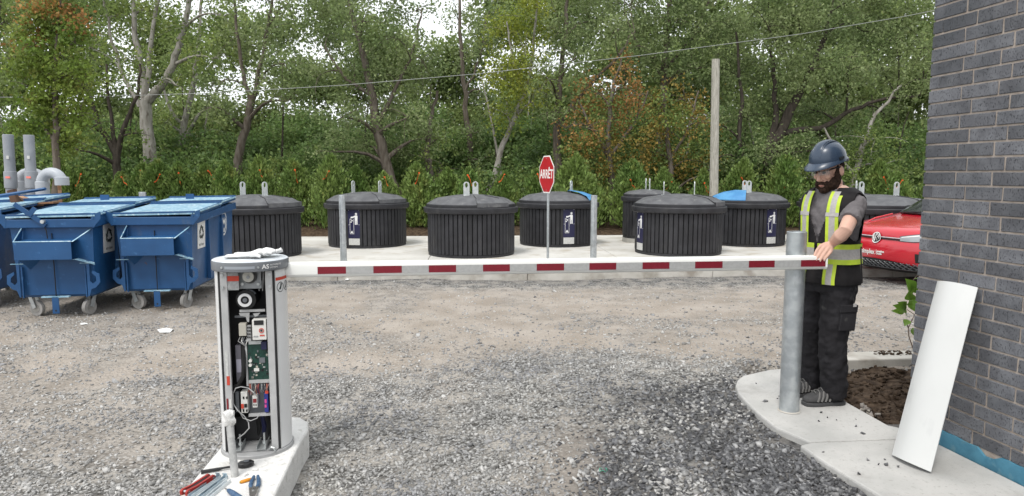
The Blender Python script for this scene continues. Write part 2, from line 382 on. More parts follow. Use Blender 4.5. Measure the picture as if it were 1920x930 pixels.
# soil in the bed
bx = np.linspace(1.7, 6, 110); by = np.linspace(3.6, 6.2, 80); BX, BY = np.meshgrid(bx, by)
BZ = .012 + (fbm(BX, BY, 2.2, 5) - .5) * .10 + (fbm(BX, BY, 9, 15) - .5) * .06
I = np.arange(len(bx) * len(by)).reshape(len(by), len(bx)); BF = np.stack([I[:-1, :-1], I[:-1, 1:], I[1:, 1:], I[1:, :-1]], -1).reshape(-1, 4)
cx = (BX[:-1, :-1] + BX[1:, 1:]).ravel() / 2; cy = (BY[:-1, :-1] + BY[1:, 1:]).ravel() / 2
bkx = np.array([p.x for p in ko]); bky = np.array([p.y for p in ko])
ok = (cy < np.interp(cx, bkx, bky, left=-9))
fl = np.array([p.x for p in bedside[::-1]]); fy = np.array([p.y for p in bedside[::-1]])
ok &= (cx > np.interp(cy, fy, fl, left=fl[0]) - .2)
tag(obj('bed_soil', np_mesh('bed_soil', np.stack([BX, BY, BZ], -1).reshape(-1, 3), BF[ok], soilm, True)), kind='structure')
n = 900; px_ = rng.uniform(2.0, 3.4, n); py_ = rng.uniform(4.2, 5.9, n)
o_ = (px_ > np.interp(py_, fy, fl) + .05) & (py_ < np.interp(px_, bkx, bky, left=0) - .2); px_, py_ = px_[o_], py_[o_]
zz = .012 + (fbm(px_, py_, 2.2, 5) - .5) * .10 + (fbm(px_, py_, 9, 15) - .5) * .06
stones('soil_clod', np.stack([px_, py_, zz + .004], -1), rng.gamma(4, .012 / 4, len(px_)) + .004, soilm, label='dark clods of soil in the planting bed')
n = 520; t_ = rng.random(n); q0, q1 = gp(1640, 776, .04), gp(1705, 800, .04)
pp = np.array([(q0 + (q1 - q0) * a)[:] for a in t_]) + np.stack([rng.normal(.03, .05, n), rng.normal(.06, .06, n), rng.uniform(-.02, .03, n)], -1)
pebble = mat('pebble', (.36, .33, .29), .8, c2=(.25, .22, .2), ns=20, rand=.45)
pp = pp[(pp[:, 0] < 2.47) & (pp[:, 0] > np.interp(pp[:, 1], fy, fl) + .02)]
stones('pebbles', pp, rng.uniform(.012, .024, len(pp)), pebble, label='round pebbles between the walkway and the bed soil')
# crumbs of stone on the walkway
n = 38; yy = rng.uniform(2.6, 5.2, n); xx = sw_edge(yy) + .02 + rng.random(n) ** 1.7 * .7; ok = xx < 2.25 - .15 * (yy > 4.4); xx, yy = xx[ok], yy[ok]
stones('stone_crumbs', np.stack([xx, yy, np.full(len(xx), ZS + .004)], -1), rng.uniform(.004, .014, len(xx)), dark_stone, label='dark stone crumbs scattered on the walkway')
n = 60; a = [gp(1640 + 70 * rng.random(), 658 + 8 * rng.random(), ZS) for _ in range(n)]
stones('kerb_dirt', np.array([p[:] for p in a]), rng.uniform(.006, .018, n), soilm, flat=.4, label='spilled soil on top of the bed kerb')

# barrier island
tag(MB().prism(ISL, -.3, ZI).build('barrier_island', conc_w, bevel=.018, seg=3), kind='structure')

# bin pad: kerb and slabs
k0, k1 = gp(560, 527, 0), gp(1460, 520, 0); kd = (k1 - k0).normalized(); kn = Vector((-kd.y, kd.x, 0))
def kp(s, t): p = k0 + kd * s + kn * t; return (p.x, p.y)
pad = tag(bpy.data.objects.new('bin_pad', None), kind='structure'); link(pad)
for a, b in ((-5.5, -1.6), (-1.59, 1.9), (1.91, 5.4), (5.41, 9.0), (9.01, 14)):
    MB().prism([kp(a, .162), kp(b, .162), kp(b, 3.3), kp(a, 3.3)], -.1, ZP).build('slab', conc_old, pad, bevel=.008)
    MB().prism([kp(a, 3.31), kp(b, 3.31), kp(b, 6.4), kp(a, 6.4)], -.1, ZP - .002).build('slab', conc_old, pad, bevel=.008)
for a, b in ((-5.5, -2.4), (-2.395, .6), (.605, 3.6), (3.605, 6.6), (6.605, 9.6), (9.605, 14)):
    MB().prism([kp(a, 0), kp(b, 0), kp(b, .155), kp(a, .155)], -.1, ZP + .012).build('kerb_stone', kerbm, pad, bevel=.015)

# ---------------------------------------------------------------- brick wall
mortar = mat('mortar', (.33, .28, .24), .95, c2=(.40, .345, .30), ns=25, bump=.003, bs=120, spec=.1)
def brick_mat():
    m = mat('grey_brick', (.118, .120, .132), .8, c2=(.16, .164, .178), ns=9, nd=6, orand=.22, bump=.0, spec=.3, c3=(.085, .09, .10), ns3=3, lo3=.5, hi3=.7)
    t = m.node_tree; N = t.nodes; L = t.links; b = N['Principled BSDF']
    g = N.new('ShaderNodeNewGeometry'); mp = N.new('ShaderNodeMapping'); mp.inputs['Scale'].default_value = (1, 1, .45); L.new(g.outputs['Position'], mp.inputs[0])
    vo = N.new('ShaderNodeTexNoise'); vo.inputs['Scale'].default_value = 190; vo.inputs['Detail'].default_value = 3; L.new(mp.outputs[0], vo.inputs['Vector'])
    q = N.new('ShaderNodeMapRange'); q.inputs[1].default_value = .57; q.inputs[2].default_value = .68; L.new(vo.outputs['Fac'], q.inputs[0])
    src = b.inputs['Base Color'].links[0].from_socket
    mx = N.new('ShaderNodeMix'); mx.data_type = 'RGBA'; L.new(q.outputs[0], mx.inputs[0]); L.new(src, mx.inputs[6]); mx.inputs[7].default_value = (.05, .052, .06, 1)
    L.new(mx.outputs[2], b.inputs['Base Color'])
    bn = N.new('ShaderNodeBump'); bn.invert = True; bn.inputs['Distance'].default_value = .003; L.new(q.outputs[0], bn.inputs['Height']); L.new(bn.outputs[0], b.inputs['Normal'])
    return m
brickm = brick_mat()
BL, BH, JT = .240, .0795, .0105
wall = thing('brick_wall', 'grey brick building wall with tan mortar and blue membrane at its foot', 'wall', (WA.x, WA.y, ZS), math.atan2(wd.y, wd.x))
# local x runs along the wall towards the camera, local +y is into the building
def brick_mesh(L_, k):
    rr = random.Random(k); mb = MB(); mb.box((L_ / 2, .045, (BH - JT) / 2), (L_, .09, BH - JT)); me = mb.mesh('brick', brickm)
    for v in me.vertices: v.co += Vector((rr.uniform(-.0015, .0015), rr.uniform(-.001, .0015), rr.uniform(-.0012, .0012)))
    return me
full = [brick_mesh(BL - JT, k) for k in range(4)]; half = [brick_mesh(BL / 2 - JT * .75 - .04, k + 9) for k in range(3)]
def add_brick(me_, x_, z_):
    o = obj('brick', me_, wall, (x_, random.uniform(-.0012, .0012), z_), (0, 0, random.uniform(-.004, .004)))
    b = o.modifiers.new('bevel', 'BEVEL'); b.width = .003; b.segments = 1
    return o
ZB = .085; NROW = 44; rest = MB()
side = 1
for r_ in range(NROW):
    z_ = ZB + r_ * BH; odd = r_ % 2
    xs = [.0] if odd else []
    st = (.073) if odd else 0.0
    k = 0
    if odd: add_brick(half[r_ % 3], .0, z_)
    x_ = st if odd else 0.0
    while x_ < 5.2:
        if x_ < 1.35: add_brick(full[random.randrange(4)], x_, z_)
        else: rest.box((x_ + (BL - JT) / 2, .045, z_ + (BH - JT) / 2), (BL - JT, .09, BH - JT))
        x_ += BL
# return face round the corner (seen only from the side), and the part of the wall beside the viewer
for r_ in range(NROW):
    z_ = ZB + r_ * BH; y_ = .1 if r_ % 2 else .22
    while y_ < 3.6:
        rest.box((.045, y_ + (BL - JT) / 2, z_ + (BH - JT) / 2), (.088, BL - JT, BH - JT)); y_ += BL
tag(rest.build('far_bricks', brickm, wall), kind='stuff')
MB().box((2.6, .055, 1.76), (5.18, .098, 3.7)).box((.06, 1.9, 1.76), (.098, 3.5, 3.7)).build('mortar_backing', mortar, wall)
# blue membrane strip at the foot
bl = mat('blue_membrane', (.05, .17, .25), .7, c2=(.07, .22, .31), ns=7, nd=6, c3=(.10, .22, .28), ns3=18, lo3=.56, hi3=.68, bump=.004, bs=35)
mb = MB(); rr = random.Random(3); xs = [.02 + .05 * k for k in range(100)]
top = [.083 + .004 * math.sin(x_ * 9) + rr.uniform(-.003, .005) - (.03 if .55 < x_ < .66 else 0) for x_ in xs]
rg = [[(x_, -.003 - .001 * rr.random(), -.05), (x_, -.011, .0), (x_, -.012 - .004 * rr.random(), tz * .5), (x_, -.007, tz), (x_, .01, tz + .002)] for x_, tz in zip(xs, top)]
mb.loft(rg, False, False); mb.build('membrane', bl, wall, smooth=True)
MB().box((2.6, .05, .03), (5.16, .09, .12)).build('footing', mortar, wall)
# ---------------------------------------------------------------- in-ground waste bins
plastic = mat('black_plastic', (.019, .019, .022), .55, c2=(.028, .028, .032), ns=5, nd=6, rvar=.12, spec=.4, orand=.15)
lidm = mat('lid_plastic', (.075, .076, .082), .62, c2=(.11, .112, .118), ns=6, nd=7, c3=(.16, .16, .16), ns3=9, lo3=.6, hi3=.75, bump=.002, bs=90, rvar=.1)
galv = mat('galvanised_steel', (.44, .47, .49), .42, .75, c2=(.56, .59, .60), ns=18, nd=3, rvar=.1, c3=(.36, .39, .40), ns3=4, lo3=.5, hi3=.7)
galv_lug = mat('lug_steel', (.50, .53, .53), .5, .5, c2=(.62, .64, .63), ns=12)
navy = mat('navy_sign', (.018, .018, .055), .4)
white = mat('white_print', (.72, .72, .72), .5)
label_grey = mat('paper_label', (.55, .55, .53), .6, c2=(.45, .45, .44), ns=60)
blue_lid = mat('blue_lid', (.05, .20, .42), .5, c2=(.08, .27, .50), ns=4, rvar=.1)
conc_ring = mat('ring_concrete', (.33, .32, .30), .9, c2=(.4, .39, .36), ns=8)
blk = mat('matt_black', (.012, .012, .013), .6)

add_spots(plastic, (.075, .072, .068), 3.2, .58, .85, (1, 1, .35)); add_spots(lidm, (.21, .205, .195), 7, .60, .80); add_spots(galv, (.30, .31, .31), 9, .58, .75, (1, 1, .3))
def cyl_patch(mb, r, poly):      # flat print (u,v metres) wrapped on a cylinder of radius r, u=0 facing local -y
    n = len(mb.V); mb.V += [(r * math.sin(u / r), -r * math.cos(u / r), v) for u, v in poly]; mb.F.append(tuple(range(n, n + len(poly)))); mb.mi.append(mb.cur)
def circ(cx, cy, r, n=12, ry=None): return [(cx + r * math.cos(2 * math.pi * k / n), cy + (ry or r) * math.sin(2 * math.pi * k / n)) for k in range(n)]
slat_cache = {}
def waste_bin(label, c, r=.83, h=.845, sign=None, hatch=None, hatch_blue=False, lugs=(0, 0), ring=0.0, name='in_ground_waste_bin'):
    t = thing(name, label, 'waste bin', (c[0], c[1], ZP), random.uniform(-.03, .03), 'in-ground waste bins on the concrete pad')
    s = r / .83; z0 = ring
    if ring: MB().lathe([(r * 1.02, -.02), (r * 1.02, ring), (r * .9, ring)], 40).build('concrete_ring', conc_ring, t, True)
    MB().lathe([(r - .035, z0 + .0), (r - .03, z0 + h - .02)], 48).build('body', blk, t, True)
    MB().lathe([(r - .03, z0), (r + .006, z0 + .004), (r + .006, z0 + .05), (r - .03, z0 + .055)], 48).build('base_ring', plastic, t, True)
    nsl = int(58 * s); key = (round(r, 3), h)
    if key not in slat_cache:
        wd_ = 2 * math.pi * r / nsl * .83
        slat_cache[key] = MB().box((0, -r, h / 2 + .02), (wd_, .026, h - .07)).mesh('slat', plastic)
    for k in range(nsl):
        o = obj('slat', slat_cache[key], t, (0, 0, z0), (0, 0, 2 * math.pi * (k + .5) / nsl))
        b = o.modifiers.new('bevel', 'BEVEL'); b.width = .008; b.segments = 2
    R_ = r + .085 * s; zt = z0 + h
    MB().lathe([(r - .02, zt - .035), (R_ - .03, zt - .035), (R_ - .008, zt - .02), (R_ + .004, zt + .015), (R_ + .004, zt + .065), (R_ - .006, zt + .078), (R_ - .045, zt + .082), (R_ - .05, zt + .07)], 64).build('rim', plastic, t, True)
    zl = zt + .082
    MB().lathe([(R_ - .05, zl - .02), (R_ - .045, zl + .005), (R_ - .05, zl + .048), (R_ - .062, zl + .058)], 64).build('lid_band', plastic, t, True)
    lid = MB().lathe([(R_ - .062, zl + .056), (R_ * .78, zl + .125 * s + .015), (R_ * .70, zl + .152 * s + .015), (R_ * .35, zl + .195 * s + .02), (.12, zl + .212 * s + .02), (0.001, zl + .214 * s + .02)], 64).build('lid', lidm, t, True, ang=20)
    if hatch is not None:
        a0, a1 = R(hatch[0]), R(hatch[1])
        if hatch_blue:
            pr = [(R_ * .30, .01), (R_ * .30, .05), (R_ * .62, .045), (R_ * .86, .05), (R_ * .93, .02), (R_ * .93, -.015)]
            zs = lambda q: zl + .02 + s * float(np.interp(q / R_, [.12, .35, .70, .78, .93], [.212, .195, .150, .122, .035]))
            MB().lathe([(q, zs(q) + dz) for q, dz in pr], 14, a0=a0, a1=a1).build('hatch', blue_lid, t, True, ang=25)
        else:
            MB().lathe([(R_ * .72, zl + .14 * s), (R_ * .76, zl + .165 * s), (R_ * .90, zl + .095 * s), (R_ * .957, zl + .09), (R_ * .957, zl + .01)], 16, a0=a0, a1=a1).build('hatch', lidm, t, True, ang=25)
            for a in (a0, a1):
                mb = MB(); mb.add([(q * math.sin(a), -q * math.cos(a), z) for q, z in ((R_ * .72, zl + .14 * s), (R_ * .76, zl + .165 * s), (R_ * .90, zl + .095 * s), (R_ * .957, zl + .09), (R_ * .957, zl + .01))], [(0, 1, 2, 3, 4)])
                mb.build('hatch_end', plastic, t)
            for k in range(2):
                a = a0 + (a1 - a0) * (k * .96 + .02); MB().tube([(q * math.sin(a), -q * math.cos(a), z + .004) for q, z in ((R_ * .36, zl + .196 * s + .02), (R_ * .70, zl + .152 * s + .018), (R_ * .88, zl + .095 * s))], .006, 5).build('hatch_seam', plastic, t)
    ang, rot = lugs
    for sgn in (-1, 1):
        x_, y_ = .30 * s * sgn * math.sin(R(ang)), -.30 * s * sgn * math.cos(R(ang)); zb = zl + .197 * s + .01
        ow, oh, iw = .058, .27, .026; mb = MB(); out = []; inn = []
        oc = oh - ow
        for k in range(17):
            a = math.pi * k / 16; out.append((ow * math.cos(a), oc + ow * math.sin(a)))
        for k in range(16):
            a = 2 * math.pi * k / 16; inn.append((iw * math.cos(a), oc - .008 + .046 * math.sin(a)))
        ol = out + [(-ow, oc - .07), (-ow, 0), (ow, 0), (ow, oc - .07)]
        # ring of quads between outline and the hole, plus the lower plate
        oring = [(ow * math.cos(2 * math.pi * k / 16), oc + ow * math.sin(2 * math.pi * k / 16)) if k <= 8 else (max(-ow, min(ow, 1.5 * ow * math.cos(2 * math.pi * k / 16))), oc - .075 * min(1, 1.5 * abs(math.sin(2 * math.pi * k / 16)))) for k in range(16)]
        V = []; Fc = []
        for th in (-.007, .007): V += [(x, th, z) for x, z in oring] + [(x, th, z) for x, z in inn]
        for k in range(16):
            j = (k + 1) % 16
            Fc += [(k, j, 16 + j, 16 + k), (32 + k, 48 + k, 48 + j, 32 + j), (k, 32 + k, 32 + j, j), (16 + k, 16 + j, 48 + j, 48 + k)]
        mb.add(V, Fc); mb.box((0, 0, (oc - .075) / 2), (2 * ow, .0138, oc - .075)); mb.box((0, 0, .004), (2 * ow, .09, .008))
        mb.build('lifting_lug', galv_lug, t, loc=(x_, y_, zb), rot=(0, 0, R(rot)))
    if sign is not None:
        rs = r + .0165; q = thing_part(t, sign)
        mb = MB()
        for k in range(6): cyl_patch(mb, rs, [(-.125 + .25 * k / 6, .22 + z0), (-.125 + .25 * (k + 1) / 6, .22 + z0), (-.125 + .25 * (k + 1) / 6, .83 + z0), (-.125 + .25 * k / 6, .83 + z0)])
        pl = mb.build('sign_panel', navy, t, rot=(0, 0, R(sign)))
        mb = MB(); r2 = rs + .002; P_ = lambda p: cyl_patch(mb, r2, [(u, v + z0) for u, v in p])
        ln = lambda x0, y0, x1, y1, w_=.007: P_([(x0 - w_ / 2, y0 - w_ / 2), (x1 + w_ / 2, y0 - w_ / 2), (x1 + w_ / 2, y1 + w_ / 2), (x0 - w_ / 2, y1 + w_ / 2)])
        P_(circ(.052, .725, .024)); P_([(.025, .50), (.045, .50), (.047, .59), (.054, .59), (.056, .50), (.078, .50), (.082, .68), (.07, .695), (.03, .695), (.024, .66)])
        P_([(.03, .69), (.03, .66), (-.03, .635), (-.045, .66)]); P_(circ(-.048, .65, .018)); P_(circ(-.035, .585, .016, 8)); P_(circ(-.06, .555, .015, 8)); P_(circ(-.058, .60, .01, 8))
        ln(-.11, .498, .115, .498); ln(-.085, .31, -.085, .62); ln(.0, .31, .0, .62); ln(-.085, .31, .0, .31); ln(-.085, .62, -.06, .62)
        P_([(-.075, .325), (-.01, .325), (-.03, .36), (-.042, .375), (-.055, .36)]); ln(-.115, .80, .115, .80, .006)
        mb.build('pictogram', white, pl)
        mb = MB()
        for k in range(6): cyl_patch(mb, rs + .001, [(-.118 + .236 * k / 6, .075 + z0), (-.118 + .236 * (k + 1) / 6, .075 + z0), (-.118 + .236 * (k + 1) / 6, .212 + z0), (-.118 + .236 * k / 6, .212 + z0)])
        mb.build('paper_label', label_grey, t, rot=(0, 0, R(sign)))
    return t
def thing_part(t, s): return None
def bin_c(px, pyb, r=.83): 
    p = gp(px, pyb, ZP); v = Vector((p.x, p.y, 0)).normalized(); q = p + v * r; return (q.x, q.y)
waste_bin('black slatted waste bin with dark lid right behind the blue dumpsters', bin_c(481, 487), hatch=(35, 100), lugs=(60, 55))
waste_bin('black slatted bin with picture sign behind the leftmost galvanised bollard', bin_c(690, 466), sign=-6, hatch=(30, 85), lugs=(85, 70))
waste_bin('black slatted bin without sign, between the left bollard and the stop sign', bin_c(884, 485), hatch=(12, 58), lugs=(-12, 12))
waste_bin('black slatted bin behind the stop sign, blue hatch on the right of its lid', bin_c(1045, 464), sign=13, hatch=(48, 100), hatch_blue=True, lugs=(80, 62))
waste_bin('small narrow black bin on a concrete ring half hidden by a larger bin', bin_c(1212, 457, .54), r=.54, h=.86, lugs=(0, 85), ring=.10)
waste_bin('black slatted bin nearest the right of the stop sign, sign on its left side', bin_c(1270, 482), sign=-72, hatch=(38, 80), lugs=(90, 80))
waste_bin('black slatted bin in front of the wooden pole, blue hatch on its lid left', bin_c(1396, 463), sign=20, hatch=(-80, -20), hatch_blue=True, lugs=(-10, 8))
waste_bin('black bin mostly hidden behind the worker', bin_c(1572, 462), hatch=(40, 90), lugs=(60, 50))
waste_bin('black bin behind the front of the red car', bin_c(1640, 487), hatch=(35, 95), lugs=(50, 10))

# ---------------------------------------------------------------- bollards, stop sign, pole, wire
def bollard(label, px, py_top, D, r, group=None, tilt=0, zb=ZP):
    p = at(px, py_top, D); h = p.z - zb
    b = thing('steel_bollard', label, 'bollard', (p.x, p.y, zb), 0, group); b.rotation_euler = (0, tilt, 0)
    MB().lathe([(r, -.05), (r, h - .003), (r - .003, h), (r - .008, h), (r - .009, h - .2)], 32).build('pipe', galv, b, True)
    MB().cyl((0, 0, h - .09), (0, 0, h - .08), r - .008, n=24).build('fill', conc_ring, b)
    return b
kx = lambda px: gp(px, 505, ZP)
bollard('galvanised bollard standing left of the stop sign', 641, 366, 11.25, .053, 'thin bollards along the bin pad')
bollard('galvanised bollard just right of the stop sign', 1114, 366, 11.3, .053, 'thin bollards along the bin pad')
bollard('galvanised bollard seen above the lids between two blue dumpsters', 267, 360, 11.3, .055, 'thin bollards along the bin pad')
signred = mat('sign_red', (.46, .012, .02), .4, c2=(.40, .01, .018), ns=10)
signwhite = mat('sign_white', (.78, .77, .75), .45)
p = at(1029, 327, 11.45); ss = thing('stop_sign', 'red octagonal stop sign lettered ARRÊT on a thin post by the bins', 'sign', (at(1025, 400, 11.45).x, p.y, ZP), R(-70))
hs = p.z - ZP; Ro = .335
MB().tube([(0, .025, -.05), (0, .025, hs + .28)], .021, 10).build('post', galv, ss, True)
oct_ = lambda r: [(r * math.cos(R(22.5 + 45 * k)), r * math.sin(R(22.5 + 45 * k))) for k in range(8)]
UP = Matrix.Rotation(R(90), 4, 'X')
pl = MB().prism(oct_(Ro), 0, .004, Matrix.Translation((0, -.002, hs)) @ UP).build('plate', signwhite, ss)
MB().prism(oct_(Ro - .022), 0, .002, Matrix.Translation((0, -.0065, hs)) @ UP).build('red_face', signred, pl)
tm = text_mesh('ARRÊT', .205, signwhite, .0006, .90, bold=.004); tm.name = 'lettering'
obj('lettering', tm, pl, (0, -.0095, hs), (R(90), 0, 0))
MB().cyl((0, -.0035, hs + .26), (0, -.012, hs + .26), .009, n=8).cyl((0, -.0035, hs - .26), (0, -.012, hs - .26), .009, n=8).build('bolt', galv, ss)

wood_g = mat('weathered_wood', (.30, .285, .245), .9, c2=(.42, .40, .35), ns=7, nd=6, stretch=(6, 6, .6), c3=(.17, .16, .13), ns3=9, lo3=.55, hi3=.7, bump=.006, bs=14)
p = at(1342, 112, 17.6); q = at(1340, 372, 17.6)
pole = thing('utility_pole', 'weathered wooden utility pole behind the bins', 'pole', (q.x, q.y, 0), 0)
mb = MB(); hh = p.z; mb.tube([((p.x - q.x) * f, .0, -.3 + (hh + .3) * f) for f in (0, .25, .5, .75, 1)], [.118, .113, .108, .103, .098], 14); mb.build('shaft', wood_g, pole, True)
MB().cyl((p.x - q.x, 0, hh + .001), (p.x - q.x, 0, hh + .012), .099, n=14).build('top_cut', wood_g, pole)
wire = mat('wire', (.28, .29, .28), .6)
def wire_run(label, pts, r=.0065):
    P_ = []
    for (x0, y0, d0), (x1, y1, d1) in zip(pts[:-1], pts[1:]):
        for k in range(8): t = k / 8; P_.append(at(x0 + (x1 - x0) * t, y0 + (y1 - y0) * t, d0 + (d1 - d0) * t))
    P_.append(at(*pts[-1])); tag(MB().tube(P_, r, 5).build('overhead_wire', wire), label, 'wire')
wire_run('thin pale overhead wire crossing in front of the trees', [(-500, 183, 16.5), (160, 182, 16.5), (400, 174, 16.5), (640, 160, 16.5), (900, 138, 16.5), (1200, 104, 16.5), (1500, 64, 16.5), (1700, 30, 16.5), (2100, -50, 16.5)])

# ---------------------------------------------------------------- blue dumpsters
bluep = mat('dumpster_paint', (.010, .060, .165), .42, c2=(.014, .075, .20), ns=3, nd=7, c3=(.035, .12, .27), ns3=16, lo3=.63, hi3=.74, rvar=.12, spec=.45, bump=.002, bs=9)
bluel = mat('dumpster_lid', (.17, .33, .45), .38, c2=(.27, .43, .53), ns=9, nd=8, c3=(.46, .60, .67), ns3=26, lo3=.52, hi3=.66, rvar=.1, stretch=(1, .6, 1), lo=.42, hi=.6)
rubber = mat('caster_rubber', (.22, .215, .205), .85, c2=(.30, .29, .28), ns=12)
rust = mat('dull_steel', (.24, .235, .225), .6, .5, c2=(.33, .32, .3), ns=14)
add_spots(bluep, (.10, .115, .13), 2.6, .60, .85, (1, 1, .3)); add_spots(bluep, (.10, .045, .022), 11, .70, .76, (1, 1, .5)); add_spots(bluep, (.06, .16, .30), 30, .70, .74, (.4, .4, 1))
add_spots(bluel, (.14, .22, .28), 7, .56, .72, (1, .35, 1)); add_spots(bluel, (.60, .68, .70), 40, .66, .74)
def dumpster(label, loc, rz, W=1.0, L_=1.83, stickers=(), lid_open=0, arm=False):
    t = thing('blue_dumpster', label, 'dumpster', loc, rz, 'blue wheeled dumpsters on the gravel')
    z0, z1 = .235, 1.19; tp = .055      # the body tapers towards its foot
    h = W / 2
    # body as an open tub with wall thickness: front (fork side) faces local -y
    def ring(z, o):
        f = tp * (1 - (z - z0) / (z1 - z0)); x_ = h - f * .7 - o; y0_, y1_ = 0 + f * .6 + o, L_ - f * .6 - o
        return [(-x_, y0_, z), (x_, y0_, z), (x_, y1_, z), (-x_, y1_, z)]
    MB().loft([ring(z0, .03), ring(z0 + .03, 0), ring(z1, 0), ring(z1, .012), ring(z0 + .1, .02)], True).build('tub', bluep, t)
    mb = MB(); zr = z1 - .05
    for (a, b) in (((-h - .02, -.02), (h + .02, -.02)), ((h + .02, -.02), (h + .02, L_ + .02)), ((h + .02, L_ + .02), (-h - .02, L_ + .02)), ((-h - .02, L_ + .02), (-h - .02, -.02))):
        c = ((a[0] + b[0]) / 2, (a[1] + b[1]) / 2, zr); mb.box(c, (abs(b[0] - a[0]) + .045, abs(b[1] - a[1]) + .045 - (.001 if a[0] == b[0] else 0), .10 - (.002 if a[0] == b[0] else 0)))
    mb.build('rim', bluep, t, bevel=.008)
    mb = MB(); mb.box((.0, -.006, .62), (.006, .012, .74)); mb.build('seam', blk, t)
    for yy in ((.62,), (1.22,)):
        for s_ in (1, -1): MB().box((s_ * (h - .005), yy[0], .72), (.05, .05, .84)).build('side_rib', bluep, t, bevel=.004)
    # fork pocket across the front: plate, top lip, flared lower tray and end gussets
    zt, zb, pr = .905, .70, .17; x0, x1 = -h * .74, h * .62
    pk = MB().box(((x0 + x1) / 2, -pr, (zt + zb) / 2), (x1 - x0, .008, zt - zb)).build('fork_pocket', bluep, t, bevel=.002)
    MB().add([(x0, -pr + .005, zt), (x1, -pr + .005, zt), (x1, -.0, zt + .02), (x0, 0, zt + .02)], [(0, 1, 2, 3)]).add([(x0, -pr + .005, zb), (x1, -pr + .005, zb), (x1, .02, zb - .02), (x0, .02, zb - .02)], [(0, 1, 2, 3)]).build('pocket_tray', bluep, pk)
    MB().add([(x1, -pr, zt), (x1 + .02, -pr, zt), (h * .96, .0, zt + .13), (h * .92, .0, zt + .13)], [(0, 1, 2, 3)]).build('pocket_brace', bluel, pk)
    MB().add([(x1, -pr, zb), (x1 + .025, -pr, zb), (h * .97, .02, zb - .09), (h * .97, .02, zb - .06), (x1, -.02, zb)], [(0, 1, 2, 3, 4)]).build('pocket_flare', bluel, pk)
    MB().add([(x0, -pr, zt), (x0, -.0, zt), (x0 + .03, .0, zt + .17)], [(0, 1, 2)]).build('gusset', bluep, pk)
    MB().add([(x0 + .04, -pr, zb), (x0 + .07, .01, zb - .13), (x0 + .2, .01, zb)], [(0, 1, 2)]).build('gusset', bluep, pk)
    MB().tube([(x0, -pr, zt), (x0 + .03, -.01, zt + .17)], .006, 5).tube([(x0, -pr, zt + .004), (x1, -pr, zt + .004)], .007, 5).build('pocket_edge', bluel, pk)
    # hooks low on both corners, foot strap
    for s_ in (-1, 1):
        xx = s_ * (h - .045)
        hk = MB().box((xx - s_ * .06, -.012, .42), (.012, .03, .36)).build('corner_bracket', bluep, t)
        pts = [(0, .10), (.075, .06), (.08, -.04), (.03, -.10), (-.02, -.12), (-.045, -.20), (-.06, -.20), (-.06, .22), (-.03, .22), (-.03, -.02), (.0, -.055), (.04, -.02), (.035, .03), (-.005, .07)]
        V = []
        for yy in (-.035, -.022): V += [(xx + s_ * (u + .02), yy, .45 + v) for u, v in pts]
        n = len(pts); MB().add(V, [tuple(range(n)), tuple(range(2 * n - 1, n - 1, -1))] + [(k, (k + 1) % n, n + (k + 1) % n, n + k) for k in range(n)]).build('hook', bluep, hk)
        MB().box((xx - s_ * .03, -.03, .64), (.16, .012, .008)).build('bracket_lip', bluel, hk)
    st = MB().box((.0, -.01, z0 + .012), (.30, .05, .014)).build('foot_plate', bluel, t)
    MB().box((.0, -.03, z0 - .085), (.075, .01, .20)).build('strap', bluep, st, bevel=.003)
    MB().cyl((0, -.036, z0 - .15), (0, -.026, z0 - .15), .011, n=8).build('strap_hole', blk, st)
    for sx in (-1, 1):
        for yy in (.14, L_ - .16):
            yaw = R(random.choice([-35, 20, 70, 50])) if sx < 0 else R(random.choice([25, -20, 40]))
            cs = thing_c = bpy.data.objects.new('caster', None); link(cs, t); cs.location = (sx * (h - .16), yy, 0); cs.rotation_euler = (0, 0, yaw)
            MB().tube([(-.022, 0, .09), (.022, 0, .09)], .09, 20).build('wheel', rubber, cs, True)
            MB().tube([(-.026, 0, .09), (.026, 0, .09)], .048, 14).build('hub', rust, cs, True)
            mb = MB()
            for a in (-1, 1): mb.box((a * .04, .03, .17), (.006, .05, .16), (R(-20), 0, 0))
            mb.box((0, .055, .238), (.12, .12, .01)); mb.build('fork', galv, cs)
    # lids: two plates hinged at the left long side
    zl = z1 + .012
    for k in range(2):
        ya, yb = (-.05, L_ * .62) if k == 0 else (L_ * .62 + .01, L_ + .05)
        X = Matrix.Translation((-h, 0, zl + .015 * k)) @ Matrix.Rotation(-R(.9 + lid_open), 4, 'Y')
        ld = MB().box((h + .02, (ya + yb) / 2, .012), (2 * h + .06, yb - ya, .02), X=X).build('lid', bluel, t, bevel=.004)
        mb = MB()
        for yy in (ya + .02, yb - .02): mb.box((h + .02, yy, .032), (2 * h + .05, .035, .018), X=X)
        mb.box((2 * h + .03, (ya + yb) / 2, .0), (.012, yb - ya, .055), X=X)
        mb.build('lid_rib', bluep, ld)
    if arm:
        mb = MB(); mb.box((-h * .42, -.06, z1 + .02), (.40, .015, .05), (0, R(38), 0)); mb.box((-h * .36, -.068, z1 + .055), (.05, .012, .11), (0, R(38), 0)); mb.build('locking_arm', bluep, t)
        MB().cyl((-h * .12, -.09, z1 - .06), (-h * .12, -.03, z1 - .06), .022, n=10).build('pivot_bolt', galv, t)
        MB().tube([(-h * .12, -.05, z1 - .1), (-h * .08, -.045, z1 - .17), (-h * .07, -.04, z1 - .26)], .006, 6).build('chain', blk, t)
    MB().box((-h * .2, L_ - .2, z1 + .07), (.11, .02, .11)).build('lid_handle', bluep, t)
